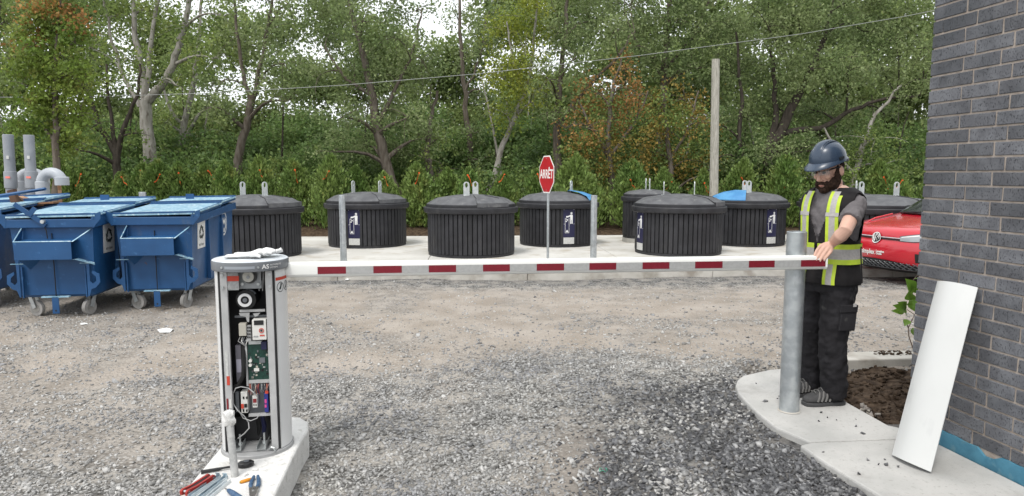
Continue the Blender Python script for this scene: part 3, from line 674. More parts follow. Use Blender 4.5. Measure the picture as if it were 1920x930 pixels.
    for s_ in (1,):       # lifting ears on the corners
        for sx in (-1, 1): MB().add([(sx * h, -.045, z1 + .01), (sx * (h + .11), -.045, z1 + .05), (sx * (h + .11), -.045, z1 - .03), (sx * (h + .02), -.045, z1 - .14)], [(0, 1, 2, 3)]).add([(sx * h, -.038, z1 + .01), (sx * (h + .11), -.038, z1 + .05), (sx * (h + .11), -.038, z1 - .03), (sx * (h + .02), -.038, z1 - .14)], [(3, 2, 1, 0)]).build('corner_ear', bluep, t)
    for kind, yy, zz in stickers: sticker(t, kind, h, yy, zz)
    done = set()
    for o in t.children_recursive:          # the rim and lids climb towards the far end
        if o.type == 'MESH' and o.name.split('.')[0] in ('tub', 'rim', 'lid', 'lid_rib', 'lid_handle') and o.data not in done:
            done.add(o.data); up = .012 if o.name.startswith('lid') else 0
            for v in o.data.vertices:
                if v.co.z > 1.0: v.co.z += -.035 + (.05 + up) * max(0, v.co.y + .05)
    return t
stick_w = mat('sticker_white', (.70, .71, .70), .5, c2=(.6, .6, .59), ns=30)
stick_k = mat('sticker_black', (.02, .03, .03), .5)
stick_g = mat('sticker_green', (.02, .11, .06), .5)
def arrow_loop(mb, R0, w_, X):
    # three chasing arrows round a triangle, as flat polygons
    for k in range(3):
        a = Matrix.Rotation(R(120 * k), 4, 'Z'); y0 = -R0 * .5
        pts = [(-R0 * .50, y0 - w_ * .5), (R0 * .12, y0 - w_ * .5), (R0 * .12, y0 - w_ * 1.05), (R0 * .55, y0), (R0 * .12, y0 + w_ * 1.05), (R0 * .12, y0 + w_ * .5), (-R0 * .28, y0 + w_ * .5)]
        mb.add([(x, y, 0) for x, y in pts], [tuple(range(7))], X @ a)
        pts = [(-R0 * .56, y0 - w_ * .35), (-R0 * .34, y0 + w_ * .55), (-R0 * .52, y0 + w_ * 1.35), (-R0 * .76, y0 + w_ * .45)]
        mb.add([(x, y, .0001) for x, y in pts], [tuple(range(4))], X @ a)
def sticker(t, kind, h, yy, zz):
    slope = math.atan2(.055 * .7, .955)
    xo = h - .0385 * (1 - (zz - .235) / .955)
    X = Matrix.Translation((xo + .004, yy, zz)) @ Matrix.Rotation(R(90), 4, 'Z') @ Matrix.Rotation(R(90) + 0, 4, 'X') @ Matrix.Rotation(slope, 4, 'X')
    def emb(me_, name, par, dz): 
        o = obj(name, me_, par); o.matrix_local = X @ Matrix.Translation((0, 0, dz)); return o
    if kind == 'sheet':
        s = emb(MB().box((0, 0, 0), (.30, .40, .003)).mesh('recycling_sticker', stick_w), 'recycling_sticker', t, 0)
        def ch(me_, nm, z, y=0): o = obj(nm, me_, s, (0, y, z)); return o
        mb = MB(); arrow_loop(mb, .115, .036, Matrix.Identity(4)); ch(mb.mesh('arrows', stick_k), 'arrows', .0032, .0)
        ch(text_mesh('RECYCLAGE', .044, stick_k, .0002, .92), 'lettering', .0028, .165)
        ch(text_mesh('RECYCLING', .036, stick_k, .0002, .95), 'lettering', .0028, -.155)
    else:
        s = emb(MB().prism([(a * .85, b) for a, b in circ(0, 0, .17, 28)], 0, .003).mesh('round_sticker', stick_w), 'round_sticker', t, 0)
        bl_ = MB(); bl_.add([(a * .85, b, 0) for a, b in circ(0, 0, .143, 28)], [tuple(range(28))]); o = obj('blue_disc', bl_.mesh('blue_disc', bluep), s, (0, 0, .0042))
        w_ = MB()
        w_.add([(x, y, 0) for x, y in ((-.085, -.06), (-.055, -.10), (-.045, .03), (-.02, -.02), (0, .02), (.02, -.02), (.045, .03), (.055, -.10), (.085, -.06), (.075, .06), (.05, .09), (.02, .045), (0, .06), (-.02, .045), (-.05, .09), (-.075, .06))], [tuple(range(16))])
        w_.add([(x, y, 0) for x, y in ((-.03, -.12), (.03, -.12), (.018, -.06), (-.018, -.06))], [(0, 1, 2, 3)])
        obj('emblem', w_.mesh('emblem', stick_w), s, (0, 0, .0058))
def ground_at(px, py, z=0): p = gp(px, py, z); return (p.x, p.y, z)
d2l, d2r = at(219, 408, 8.4), at(365, 406, 8.2)
dumpster('blue dumpster beside the barrier cabinet with two white stickers', ((d2l.x + d2r.x) / 2 - .02, 8.30, 0), R(7.5), W=.88, stickers=(('sheet', .36, .93), ('round', 1.36, .97)))
d1l, d1r = at(20, 418, 7.95), at(177, 415, 7.85)
dumpster('blue dumpster in the middle with a raised locking arm and one white sticker', ((d1l.x + d1r.x) / 2, 7.88, 0), R(8), W=.89, stickers=(('sheet', .42, .92),), arm=True)
dz0 = dumpster('blue dumpster cut off at the photo\'s left edge, wood scraps under its lid', (at(-92, 418, 8.25).x, 8.25, 0), R(9), W=.95, lid_open=2)

# scrap wood on the far left dumpster
scrapw = mat('scrap_wood', (.22, .115, .06), .8, c2=(.36, .22, .13), ns=5, nd=6, stretch=(1, 1, 5))
scrapd = mat('dark_scrap_wood', (.07, .035, .022), .8, c2=(.12, .06, .035), ns=6)
def plank(label, px, py, D, dims, rot, m, cat='plank'):
    c = at(px, py, D); mb = MB().box((0, 0, 0), dims); o = mb.build('wood_scrap', m, None, bevel=.003, loc=c, rot=rot); return tag(o, label, cat, 'scrap wood on the left dumpster')
plank('flat tan board lying along the top of the leftmost dumpster', 25, 384, 9.3, (1.1, .14, .025), (0, R(-3), R(6)), scrapw)
plank('reddish board propped on the leftmost dumpster near the grey pipes', 56, 377, 9.6, (.42, .10, .04), (0, R(14), R(-20)), scrapw)
plank('short dark post stub leaning in front of the grey pipes', 27, 372, 9.3, (.09, .07, .24), (0, R(-14), 0), scrapd)
plank('dark board end sloping down beside the post stub', 42, 376, 9.4, (.30, .09, .03), (0, R(32), R(10)), scrapd)
tag(MB().tube([at(-60, 372, 8.9), at(0, 367, 8.9), at(85, 354, 8.9)], [(.03, .02)] * 3, 4).build('blue_lid_bar', bluep), 'long blue steel bar sloping above the leftmost dumpster', 'bar')
tag(MB().box((0, 0, 0), (.35, .3, .16)).build('white_pail', mat('pail_white', (.7, .7, .7), .5), None, bevel=.03, loc=at(5, 378, 10.2)), 'white plastic tub among the scrap wood at the left edge', 'tub')

# ---------------------------------------------------------------- grey vent pipes
pvc = mat('grey_pvc', (.36, .38, .41), .42, c2=(.42, .44, .47), ns=4, rvar=.08)
pvcd = mat('dark_grey_pvc', (.23, .245, .27), .4, c2=(.28, .295, .32), ns=4, rvar=.08)
pink = mat('pink_mark', (.75, .2, .16), .7)
def stack(label, px, ptop, D, r):
    p = at(px, ptop, D); t = thing('vent_pipe', label, 'pipe', (p.x, p.y, 0), 0, 'straight grey vent pipes'); t.rotation_euler = (0, R(1.0), 0)
    MB().lathe([(r, -.1), (r, p.z - .005), (r - .012, p.z), (r - .02, p.z), (r - .02, p.z - .3)], 28).build('pipe', pvcd, t, True)
    zc = at(px, 336, D).z
    MB().lathe([(r, zc - .14), (r + .014, zc - .135), (r + .014, zc + .12), (r, zc + .125)], 28).build('coupling', pvcd, t, True)
    MB().box((.02, -r - .012, zc + .03), (.07, .008, .03)).build('paint_mark', pink, t)
    MB().box((.03, -r - .002, zc + .34), (.04, .006, .05)).build('paper_tag', label_grey, t)
stack('straight grey vent pipe at the far left edge', 10, 252, 10.8, .075)
stack('straight grey vent pipe beside the two gooseneck pipes', 49, 253, 10.8, .075)
def goose(label, px, ptop, D, r, span, drop, dirx, diry):
    p = at(px, ptop, D); zt = p.z - r; t = thing('gooseneck_pipe', label, 'pipe', (p.x, p.y, 0), math.atan2(diry, dirx), 'gooseneck vent pipes'); b = .16
    pts = [(0, 0, -.1), (0, 0, zt - b)] + [(b - b * math.cos(R(a)), 0, zt - b + b * math.sin(R(a))) for a in range(15, 91, 15)] + [(span - b + b * math.sin(R(a)), 0, zt - b + b * math.cos(R(a))) for a in range(0, 91, 15)] + [(span, 0, zt - drop)]
    MB().tube(pts, r, 24).build('pipe', pvc, t, True)
    MB().lathe([(r, zt - b - .20), (r + .014, zt - b - .195), (r + .014, zt - b + .02), (r, zt - b + .03)], 28).build('collar', pvc, t, True)
    MB().lathe([(r, zt - drop - .02), (r + .016, zt - drop - .02), (r + .016, zt - drop + .1), (r, zt - drop + .11)], 28, c=(span, 0, 0)).build('outlet_socket', pvc, t, True)
goose('gooseneck vent pipe bending right over a wooden stake', 77, 314, 10.6, .082, .33, .17, 1, -.1)
goose('gooseneck vent pipe partly behind the straight pipe', 35, 314, 11.1, .082, .33, .17, 1, .25)
p = at(111, 344, 11.0); tag(MB().tube([(0, 0, -.1), (0, 0, p.z)], .032, 4).build('wooden_stake', scrapw, None, loc=(p.x, p.y, 0)), 'square wooden stake under the gooseneck pipe outlet', 'stake')
# ---------------------------------------------------------------- barrier cabinet on the island
cab_white = mat('cabinet_white', (.66, .66, .655), .35, c2=(.70, .70, .695), ns=3, rvar=.06, spec=.5)
hood_g = mat('hood_grey', (.12, .128, .14), .4, c2=(.145, .153, .165), ns=8, spec=.5)
hood_t = mat('hood_top', (.50, .53, .56), .42, c2=(.60, .63, .66), ns=10, nd=7, c3=(.44, .46, .49), ns3=30, lo3=.55, hi3=.7)
alu = mat('aluminium_profile', (.42, .42, .42), .45, .35, c2=(.48, .48, .48), ns=10)
zinc = mat('zinc_plate', (.40, .42, .42), .4, .6, c2=(.5, .52, .52), ns=12)
gplate = mat('gear_plate', (.235, .25, .255), .5, .3, c2=(.29, .30, .31), ns=10)
seal = mat('seal_black', (.008, .008, .008), .7)
inner = mat('cabinet_inner', (.018, .018, .019), .7, c2=(.03, .03, .032), ns=6)
beige = mat('beige_part', (.40, .38, .33), .5); boxw = mat('drive_white', (.62, .61, .58), .5)
pcbm = mat('circuit_green', (.005, .032, .024), .4, c2=(.010, .05, .036), ns=70)
redl = mat('label_red', (.50, .055, .03), .55); dred = mat('label_dark_red', (.20, .02, .025), .55)
lgrey = mat('label_grey', (.36, .36, .36), .6, c2=(.28, .28, .28), ns=80); purp = mat('duct_grey', (.13, .125, .145), .6); lav = mat('duct_label', (.33, .32, .38), .6)
bluec = mat('relay_blue', (.02, .03, .19), .45); magm = mat('label_magenta', (.55, .06, .25), .5); copper = mat('wire_copper', (.35, .12, .08), .5)
ylw = mat('yellow_plastic', (.60, .24, .015), .45); wgrey = mat('cable_grey', (.33, .33, .33), .6); darkblue = mat('cable_blue', (.01, .012, .05), .5)
fr = gp(468, 862, ZI); CC = Vector((at(485, 840, fr.y + .21).x, fr.y + .205, ZI))
EA, EB = .197, .198
CYAW = R(9.5)
cab = thing('barrier_cabinet', 'open white barrier cabinet with grey hood and exposed wiring on the island', 'cabinet', CC, CYAW)
def el(t, a=0): return ((EA + a) * math.sin(t), -(EB + a) * math.cos(t))
def ell_prism(z0, z1, a, n=56): return [[(*el(2 * math.pi * k / n, a), z) for k in range(n)] for z in (z0, z1)]
MB().loft([[(*el(2 * math.pi * k / 56, a), z) for k in range(56)] for z, a in ((0, .010), (.018, .010), (.022, .006))]).build('base_plate', mat('base_grey', (.30, .30, .30), .5, c2=(.36, .36, .36), ns=9), cab, True, ang=30)
T0 = math.asin(.156 / EA); H0, H1 = .024, 1.085
n = 60; rg = []
for k in range(n + 1):
    t = T0 + (2 * math.pi - 2 * T0) * k / n
    o_, i_ = el(t), el(t, -.007); rg.append([(*o_, H0), (*o_, H1), (*i_, H1), (*i_, H0)])
MB().loft(rg).build('shell', cab_white, cab, True, ang=40)
yc = -EB * math.cos(T0)
for s_ in (-1, 1):
    MB().box((s_ * .148, yc + .005, (H0 + H1) / 2), (.013, .018, H1 - H0 - .002)).build('seal_strip', seal, cab)
    fr_ = MB().box((s_ * .122, yc - .004, (H0 + H1) / 2), (.038, .022, H1 - H0 - .004)).build('frame_profile', alu, cab, bevel=.003)
    MB().box((s_ * .1555, yc + .006, (H0 + H1) / 2), (.003, .022, H1 - H0 - .004)).build('frame_edge', alu, fr_)
    for zz in (.99, 1.06): MB().cyl((s_ * .128, yc - .022, zz), (s_ * .128, yc - .015, zz), .008, n=10).build('screw', zinc, fr_)
# hood
hd = MB().loft([[(*el(2 * math.pi * k / 64, a), z) for k in range(64)] for z, a in ((1.082, .012), (1.086, .016), (1.128, .016), (1.136, .013))], True).build('hood', hood_g, cab, True, ang=30)
MB().loft([[(*el(2 * math.pi * k / 64, a), z) for k in range(64)] for z, a in ((1.1365, .0125), (1.142, .004), (1.145, -.02))], True).build('hood_top', hood_t, hd, True, ang=40)
for t in (R(-33), R(22)):
    a = el(t, .0165); MB().cyl((a[0], a[1], 1.108), (a[0] * 1.02, a[1] * 1.02, 1.108), .0065, n=10).build('hood_screw', zinc, hd)
rg = []
for k in range(13):
    t = R(-28 + 45 * k / 12); rg.append([(*el(t, .0175), 1.100), (*el(t, .0175), 1.116)])
MB().loft(rg, False, False).build('hood_groove', mat('groove_light', (.27, .29, .32), .35), hd, True)
def on_ell(me_, t_mid, z_mid, off, name, m_, par):       # wrap a flat mesh (metres) round the cabinet's oval
    per = math.hypot(EA * math.cos(t_mid), EB * math.sin(t_mid))
    for v in me_.vertices:
        t = t_mid + v.co.x / per; a = el(t, off + v.co.z); v.co = (a[0], a[1], z_mid + v.co.y)
    return obj(name, me_, par)
on_ell(text_mesh('AS', .034, signwhite, .0002, 1.0, bold=.0006), R(33), 1.108, .0172, 'lettering', signwhite, hd)
on_ell(text_mesh('AUTOMATIC', .0125, signwhite, .0002, 1.0, 'LEFT'), R(40), 1.116, .0172, 'lettering', signwhite, hd)
on_ell(text_mesh('SYSTEMS', .0125, signwhite, .0002, 1.0, 'LEFT'), R(40), 1.101, .0172, 'lettering', signwhite, hd)
def flat(polys, m_, sub=0):
    mb = MB()
    for p_ in polys: mb.add([(x, y, 0) for x, y in p_], [tuple(range(len(p_)))])
    return mb.mesh('print', m_)
def strip_poly(x0, x1, y0, y1, n=8): return [[(x0 + (x1 - x0) * k / n, y0), (x0 + (x1 - x0) * (k + 1) / n, y0), (x0 + (x1 - x0) * (k + 1) / n, y1), (x0 + (x1 - x0) * k / n, y1)] for k in range(n)]
def ringp(cx, cy, r, w_, n=20):
    o_, i_ = circ(cx, cy, r, n), circ(cx, cy, r - w_, n); return [[o_[k], o_[(k + 1) % n], i_[(k + 1) % n], i_[k]] for k in range(n)]
TS = R(74)
lab = on_ell(flat(strip_poly(-.075, .09, -.052, .045, 10), mat('label_white', (.7, .7, .7), .45)), TS, .99, .001, 'safety_label', None, cab)
on_ell(flat(strip_poly(-.075, .09, .028, .046, 10), redl), TS, .99, .002, 'red_band', None, lab)
pc = []
for cx_ in (-.038, .028): pc += ringp(cx_, -.012, .030, .004) + [[(cx_ - .021, -.03), (cx_ - .018, -.033), (cx_ + .021, .006), (cx_ + .018, .009)], circ(cx_ + .006, .004, .006, 8), [(cx_ - .01, -.022), (cx_ + .002, -.028), (cx_ + .012, -.004), (cx_ + .002, .002), (cx_ - .004, -.01)]]
on_ell(flat(pc, stick_k), TS, .99, .0026, 'pictogram', None, lab)
# inside
MB().box((0, .07, .55), (.30, .012, 1.05)).box((-.146, -.03, .55), (.008, .19, 1.05)).box((.146, -.03, .55), (.008, .19, 1.05)).build('inner_case', inner, cab)
MB().box((0, -.045, .027), (.27, .21, .006)).build('floor_plate', mat('floor_steel', (.24, .24, .24), .6, c2=(.30, .30, .30), ns=12), cab)
CINV = (Matrix.Translation(CC) @ Matrix.Rotation(CYAW, 4, 'Z')).inverted()
def cl(px, py, y):        # point of the cabinet's local plane y = const
    o_, d_ = CINV @ Vector((0, 0, CH)), CINV.to_3x3() @ ray(px, py); q_ = o_ + d_ * ((y - o_.y) / d_.y); return (q_.x, y, q_.z)
def comp(name, x0, y0, x1, y1, y, th, m_, par=None, bevel=.0):
    a, b = cl(x0, y0, y), cl(x1, y1, y)
    return MB().box(((a[0] + b[0]) / 2, y + th / 2, (a[2] + b[2]) / 2), (abs(b[0] - a[0]), th, abs(b[2] - a[2]))).build(name, m_, par or cab, bevel=bevel)
def disc(name, px, py, r, y, th, m_, par=None, hole=0):
    c = cl(px, py, y); mb = MB()
    if hole: mb.add([(c[0] + q * math.cos(2 * math.pi * k / 24), y + dy, c[2] + q * math.sin(2 * math.pi * k / 24)) for q, dy in ((r, th), (r, 0), (hole, 0), (hole, th)) for k in range(24)], [(j * 24 + k, j * 24 + (k + 1) % 24, (j + 1) * 24 + (k + 1) % 24, (j + 1) * 24 + k) for j in range(3) for k in range(24)])
    else: mb.tube([(c[0], y, c[2]), (c[0], y + th, c[2])], r, 24)
    return mb.build(name, m_, par or cab, True)
PXM = lambda p_: p_ * 3.95 / 1280
gpl = comp('gear_plate', 446, 500, 491, 541, -.09, .012, gplate, bevel=.003)
disc('gear_boss', 468, 519, PXM(12.5), -.108, .02, mat('boss_dark', (.04, .04, .04), .5), gpl); kn_ = disc('knob', 465, 519, PXM(10), -.125, .022, mat('knob_beige', (.5, .49, .44), .5, c2=(.42, .41, .37), ns=40), gpl); disc('knob_hub', 465, 520, PXM(3.2), -.130, .006, gplate, gpl)
for x_, y_ in ((451, 505), (487, 504), (454, 533), (484, 533)): disc('bolt', x_, y_, .0085, -.104, .012, zinc, gpl)
comp('red_tag', 464, 503, 474, 509, -.096, .004, redl, gpl)
lp = comp('label_plate', 420, 504, 448, 544, -.125, .006, zinc, bevel=.002)
comp('rating_label', 427, 503, 447, 508, -.130, .003, dred, lp); comp('rating_label', 426, 509, 446, 517, -.130, .003, lgrey, lp); comp('warning_label', 421, 518, 448, 527, -.131, .003, redl, lp); comp('warning_label', 421, 528, 448, 541, -.130, .003, lgrey, lp)
for y_ in (509, 540): disc('bolt', 416, y_, .009, -.168, .012, zinc, lp)
bk = comp('bracket', 497, 505, 510, 544, -.12, .012, zinc, bevel=.003); comp('bracket_slot', 501, 512, 507, 532, -.124, .003, hood_t, bk)
for y_ in (508, 539): disc('bolt', 504, y_, .008, -.132, .01, hood_g, bk)
for x_, y_, a_ in ((452, 498, 0), (470, 499, 0), (484, 500, 0)): disc('top_bolt', x_, y_, .010, -.10, .02, zinc)
tb = MB()
for k in range(5):
    a = cl(488 + k * 3, 496, -.08); b = cl(486 + k * 3.2, 545, -.07); MB().tube([a, ((a[0] + b[0]) / 2 + .004 * math.sin(k), -.09, (a[2] + b[2]) / 2), b], .003, 6).build('cable', seal if k % 2 else wgrey, cab, True)
mo = disc('motor', 461, 562, PXM(18), -.10, .15, seal); disc('motor_ring', 459, 563, PXM(12.6), -.106, .012, mat('ring_white', (.62, .62, .62), .4), mo, hole=PXM(7.6)); disc('motor_shaft', 459, 563, PXM(4), -.104, .01, hood_g, mo)
MB().tube([cl(462, 543, -.075), cl(472, 545, -.075), cl(479, 551, -.075)], [(.014, .006)] * 3, 4).build('motor_strap', hood_g, cab)
comp('cross_bar', 449, 581, 497, 584, -.085, .01, alu); comp('cross_bar', 440, 592, 500, 594, -.06, .01, hood_g)
br = MB(); a = cl(452, 586, -.09)
br.add([cl(x_, y_, -.09) for x_, y_ in ((448, 587), (468, 586), (467, 604), (463, 603), (461, 594), (450, 592))], [(0, 1, 2, 3, 4, 5)]).build('sheet_bracket', lgrey, cab)
MB().add([cl(x_, y_, -.088) for x_, y_ in ((474, 588), (488, 586), (484, 592), (478, 594))], [(0, 1, 2, 3)]).build('sheet_bracket', lgrey, cab)
iv = comp('motor_drive', 472, 600, 500, 637, -.13, .06, boxw, bevel=.003)
comp('display', 476, 601, 494, 609, -.133, .004, blk if isinstance(blk, bpy.types.Material) else seal, iv); disc('warning_ring', 490, 620, PXM(4.5), -.1335, .003, redl, iv, hole=PXM(3.2)); disc('warning_mark', 490, 620, PXM(2), -.1335, .003, stick_k, iv); comp('red_text_block', 487, 628, 496, 630, -.1325, .002, redl, iv); comp('small_text_block', 475, 630, 484, 632, -.1325, .002, lgrey, iv)
comp('terminal_box', 447, 607, 462, 630, -.11, .04, beige, bevel=.003)
vg = comp('vent_plate', 462, 611, 471, 640, -.10, .03, lgrey)
for k in range(8): comp('vent_slot', 463.5 + (k % 2) * 3.6, 613 + (k // 2) * 6, 466 + (k % 2) * 3.6, 616 + (k // 2) * 6, -.103, .004, seal, vg)
pcb = comp('circuit_board', 464, 645, 510, 712, -.085, .003, pcbm)
comp('board_bracket', 466, 640, 491, 645, -.10, .03, zinc)
rr = random.Random(5)
for k in range(46):
    x_, y_ = rr.uniform(466, 505), rr.uniform(648, 707); w_, h_ = rr.uniform(1.5, 5), rr.uniform(1.5, 4)
    comp('chip', x_, y_, x_ + w_, y_ + h_, -.085 - .004, .0041, rr.choice([seal, seal, hood_g, gplate, lgrey, beige, inner, pcbm]), pcb)
comp('processor', 486, 671, 497, 680, -.091, .006, hood_g, pcb); comp('white_connector', 476, 691, 486, 696, -.094, .009, boxw, pcb); comp('blue_connector', 489, 641, 500, 655, -.105, .02, darkblue, pcb)
for y_ in (677, 685): disc('capacitor', 469, y_, PXM(3), -.105, .02, boxw, pcb)
comp('mounting_rail', 459, 645, 466, 724, -.09, .01, alu); comp('mounting_rail', 466, 713, 511, 717, -.092, .012, alu)
dc = comp('wire_duct', 441, 648, 454, 716, -.08, .05, purp); comp('duct_label', 443, 674, 453, 698, -.083, .003, lav, dc)
MB().tube([cl(456, 640, -.07), cl(457, 680, -.11), cl(456, 705, -.11), cl(447, 722, -.10), cl(430, 728, -.09)], .012, 8).build('cable', seal, cab, True)
comp('back_plate', 466, 718, 512, 772, -.04, .004, hood_g)
b1 = comp('breaker', 451, 735, 465, 774, -.10, .05, boxw, bevel=.002)
comp('breaker_lever', 455, 744, 458, 748, -.104, .006, seal, b1); comp('breaker_lever', 461, 744, 464, 748, -.104, .006, seal, b1); comp('test_button', 452, 758, 457, 766, -.106, .008, redl, b1); comp('rocker', 458, 758, 463, 764, -.106, .008, seal, b1); comp('terminal', 455, 768, 458, 772, -.104, .006, seal, b1); comp('terminal', 461, 768, 464, 772, -.104, .006, seal, b1)
comp('terminal_block', 441, 735, 449, 772, -.08, .04, hood_g)
b2 = comp('breaker', 473, 742, 483, 764, -.095, .05, boxw, bevel=.002); comp('breaker_face', 474, 748, 481, 755, -.098, .004, dred, b2); comp('terminal', 475, 758, 477, 761, -.098, .004, seal, b2); comp('terminal', 479, 758, 481, 761, -.098, .004, seal, b2)
b3 = comp('relay', 495, 738, 504, 773, -.10, .06, bluec, bevel=.002); comp('relay_label', 496, 749, 500, 756, -.103, .004, magm, b3); comp('relay_label', 496, 759, 500, 764, -.103, .004, magm, b3); comp('relay_label', 497, 734, 503, 738, -.103, .01, redl, b3)
comp('mounting_rail', 466, 776, 511, 779, -.09, .012, alu); comp('lower_panel', 441, 782, 513, 822, .0, .006, inner)
def wirep(pts, r, m_, y=-.12): MB().tube([cl(x_, y_, y + .012 * math.sin(k * 2.1)) for k, (x_, y_) in enumerate(pts)], r, 6).build('cable', m_, cab, True)
wirep([(437, 748), (437, 738), (442, 728), (452, 725), (466, 728), (476, 736), (483, 745)], .0035, wgrey)
wirep([(437, 748), (438, 758), (446, 770), (458, 780), (466, 792), (467, 803), (458, 813), (446, 822)], .0035, wgrey)
wirep([(448, 770), (456, 784), (470, 789), (482, 784), (488, 774)], .003, wgrey)
rr = random.Random(9); cols = [copper, copper, dred, wgrey, seal, hood_g, beige, darkblue]
for k in range(22):
    x_ = 467 + 2 * k + rr.uniform(-1, 1); e_ = x_ + rr.uniform(-4, 4)
    MB().tube([cl(x_, 718 + rr.uniform(0, 2), -.085), cl((x_ + e_) / 2 + rr.uniform(-3, 3), 728, -.095), cl(e_, 738 + rr.uniform(-3, 4), -.085)], .0022, 5).build('cable', cols[k % 8], cab, True)
for k in range(8):
    x_ = 447 + 2.2 * k; MB().tube([cl(x_ + 3, 632, -.085), cl(x_ + rr.uniform(-3, 3), 640, -.1), cl(460 + rr.uniform(-2, 2), 648, -.095)], .0025, 5).build('cable', [wgrey, seal, boxw, hood_g][k % 4], cab, True)
for x_ in (446, 492):        # slotted anchor channels with bolts on the floor
    c = cl(x_, 845, -.12); an = MB().box((c[0], -.09, .036), (.05, .13, .004)).build('anchor_channel', zinc, cab)
    for s_ in (-1, 1): MB().box((c[0] + s_ * .024, -.09, .048), (.004, .13, .026)).build('channel_side', zinc, an)
    MB().cyl((c[0] + .01, -.10, .038), (c[0] + .01, -.10, .115), .006, n=8).build('anchor_bolt', zinc, an); MB().cyl((c[0] + .01, -.10, .05), (c[0] + .01, -.10, .064), .012, n=6).build('nut', zinc, an)
for k in range(3): MB().tube([(.0 + .03 * k, .02, .03), (.01 + .03 * k, .0, .12), (.03 * k - .02, .02, .3)], .014, 8).build('conduit', darkblue if k == 1 else seal, cab, True)
MB().tube([cl(505, 842, -.15), cl(509, 838, -.16), cl(514, 840, -.165), cl(516, 846, -.165)], .006, 8).build('hinge_loop', zinc, cab, True)
# stickers on the left profile
fl_ = -.122
for nm, y0_, y1_, dx, w_, m_ in (('paper_strip', 657, 704, -.002, .014, label_grey), ('red_strip', 704, 721, .002, .016, redl), ('paper_strip', 748, 764, .007, .012, boxw), ('red_strip', 746, 766, -.008, .010, dred)):
    za, zb_ = cl(422, y0_, yc)[2], cl(422, y1_, yc)[2]; MB().box((fl_ + dx, yc - .0165, (za + zb_) / 2), (w_, .002, za - zb_)).build(nm, m_, cab)
MB().box((fl_ - .012, yc - .0165, .12), (.012, .002, .2)).build('seal_strip', seal, cab)

# ---------------------------------------------------------------- barrier arm
armw = mat('arm_white', (.68, .68, .655), .35, c2=(.72, .72, .69), ns=4, spec=.5)
tr, tg = mat('reflective_red', (.165, .008, .018), .35, c2=(.19, .010, .022), ns=60), mat('reflective_grey', (.34, .34, .335), .35, c2=(.38, .38, .375), ns=60)
A0, A1 = at(544, 502.5, CC.y + .05), at(1546, 493.5, 4.36); A0.z = A1.z = (A0.z + A1.z) / 2
ad = (A1 - A0).normalized(); AL = (A1 - A0).length
add_spots(armw, (.45, .43, .40), 14, .62, .78, (.2, 1, 1)); add_spots(cab_white, (.50, .48, .45), 5, .64, .85, (1, 1, .4))
armo = thing('boom_barrier', 'long white barrier arm with red and grey reflective strips, lowered across the drive', 'barrier', A0, math.atan2(ad.y, ad.x))
prof = [(-.030, -.028), (-.030, .022), (-.024, .036), (-.012, .0445), (.012, .0445), (.024, .036), (.030, .022), (.030, -.028), (.024, -.040), (.012, -.046), (-.012, -.046), (-.024, -.040)]
MB().loft([[(x_, y_, z_) for y_, z_ in prof] for x_ in (-.16, AL)]).build('tube', armw, armo, True, ang=25)
MB().loft([[(x_, y_ * 1.03, z_ * 1.03) for y_, z_ in prof] for x_ in (AL - .012, AL + .003)]).build('end_cap', signwhite, armo, True, ang=25)
def s_of(px):      # distance along the arm where the column px crosses it
    k = (px - 960) / FPX; lo_, hi_ = 0, AL
    for _ in range(40):
        m_ = (lo_ + hi_) / 2; p_ = A0 + ad * m_; dv = p_ - Vector((0, 0, CH)); dep = dv.y * math.cos(PITCH) - dv.z * math.sin(PITCH)
        if p_.x / dep < k: lo_ = m_
        else: hi_ = m_
    return lo_
edges = [597, 650, 701, 754, 804, 855, 905, 955, 1005, 1056, 1103, 1153, 1202, 1252, 1300, 1351, 1400, 1448, 1497, 1543]
for k in range(len(edges) - 1):
    a, b = s_of(edges[k]), s_of(edges[k + 1]); MB().box(((a + b) / 2, -.0312, -.004), (b - a - .0006, .0018, .043)).build('reflective_strip', tg if k % 2 else tr, armo)
MB().box((-.12, .0, .0), (.16, .075, .10)).build('arm_clamp', hood_g, armo, bevel=.004)

# arm rest post
pb = gp(1486, 776, ZS); pb.y += .06; pt = at(1497, 434, pb.y + .0)
postr = thing('steel_post', 'thick galvanised post under the barrier arm beside the worker', 'post', (pb.x, pb.y, ZS)); PH = pt.z - ZS
MB().lathe([(.063, -.02), (.063, PH - .003), (.060, PH), (.055, PH), (.054, PH - .25)], 40).build('pipe', galv, postr, True)
MB().lathe([(.0005, PH - .06), (.0545, PH - .06)], 30).build('fill', conc_ring, postr)
MB().lathe([(.0635, .0), (.068, .001), (.072, .003), (.064, .009)], 32).build('grout_ring', conc_old, postr, True)

# ---------------------------------------------------------------- spare curved cover leaning on the wall
cv = thing('curved_cover', 'long white curved cover panel leaning against the brick wall', 'panel', (0, 0, 0))
bl_, br_ = gp(1672, 856, ZS), gp(1745, 889, ZS); tr_ = Vector((2.545, 3.685, at(1847, 543, 3.685).z)); tl_ = at(1766, 525, 3.93)
tl_ = bl_ + (tr_ - br_); 
bot_c = (bl_ + br_) / 2; cv.location = bot_c
up_ = ((tr_ - br_)).normalized(); ch_ = (br_ - bl_); cw = ch_.length; chn = ch_.normalized(); nrm = up_.cross(chn).normalized()
if nrm.x > 0: nrm = -nrm
Lh = (tr_ - br_).length
rg = []; 
for k in range(21):
    f = k / 20 * 2 - 1; sag = .036 * (1 - f * f); 
    o_ = chn * (f * cw / 2) + nrm * sag; i_ = o_ - nrm * .004
    rg.append([o_, o_ + up_ * Lh, i_ + up_ * Lh, i_])
mb = MB().loft(rg); zmin = min(v[2] for v in mb.V)
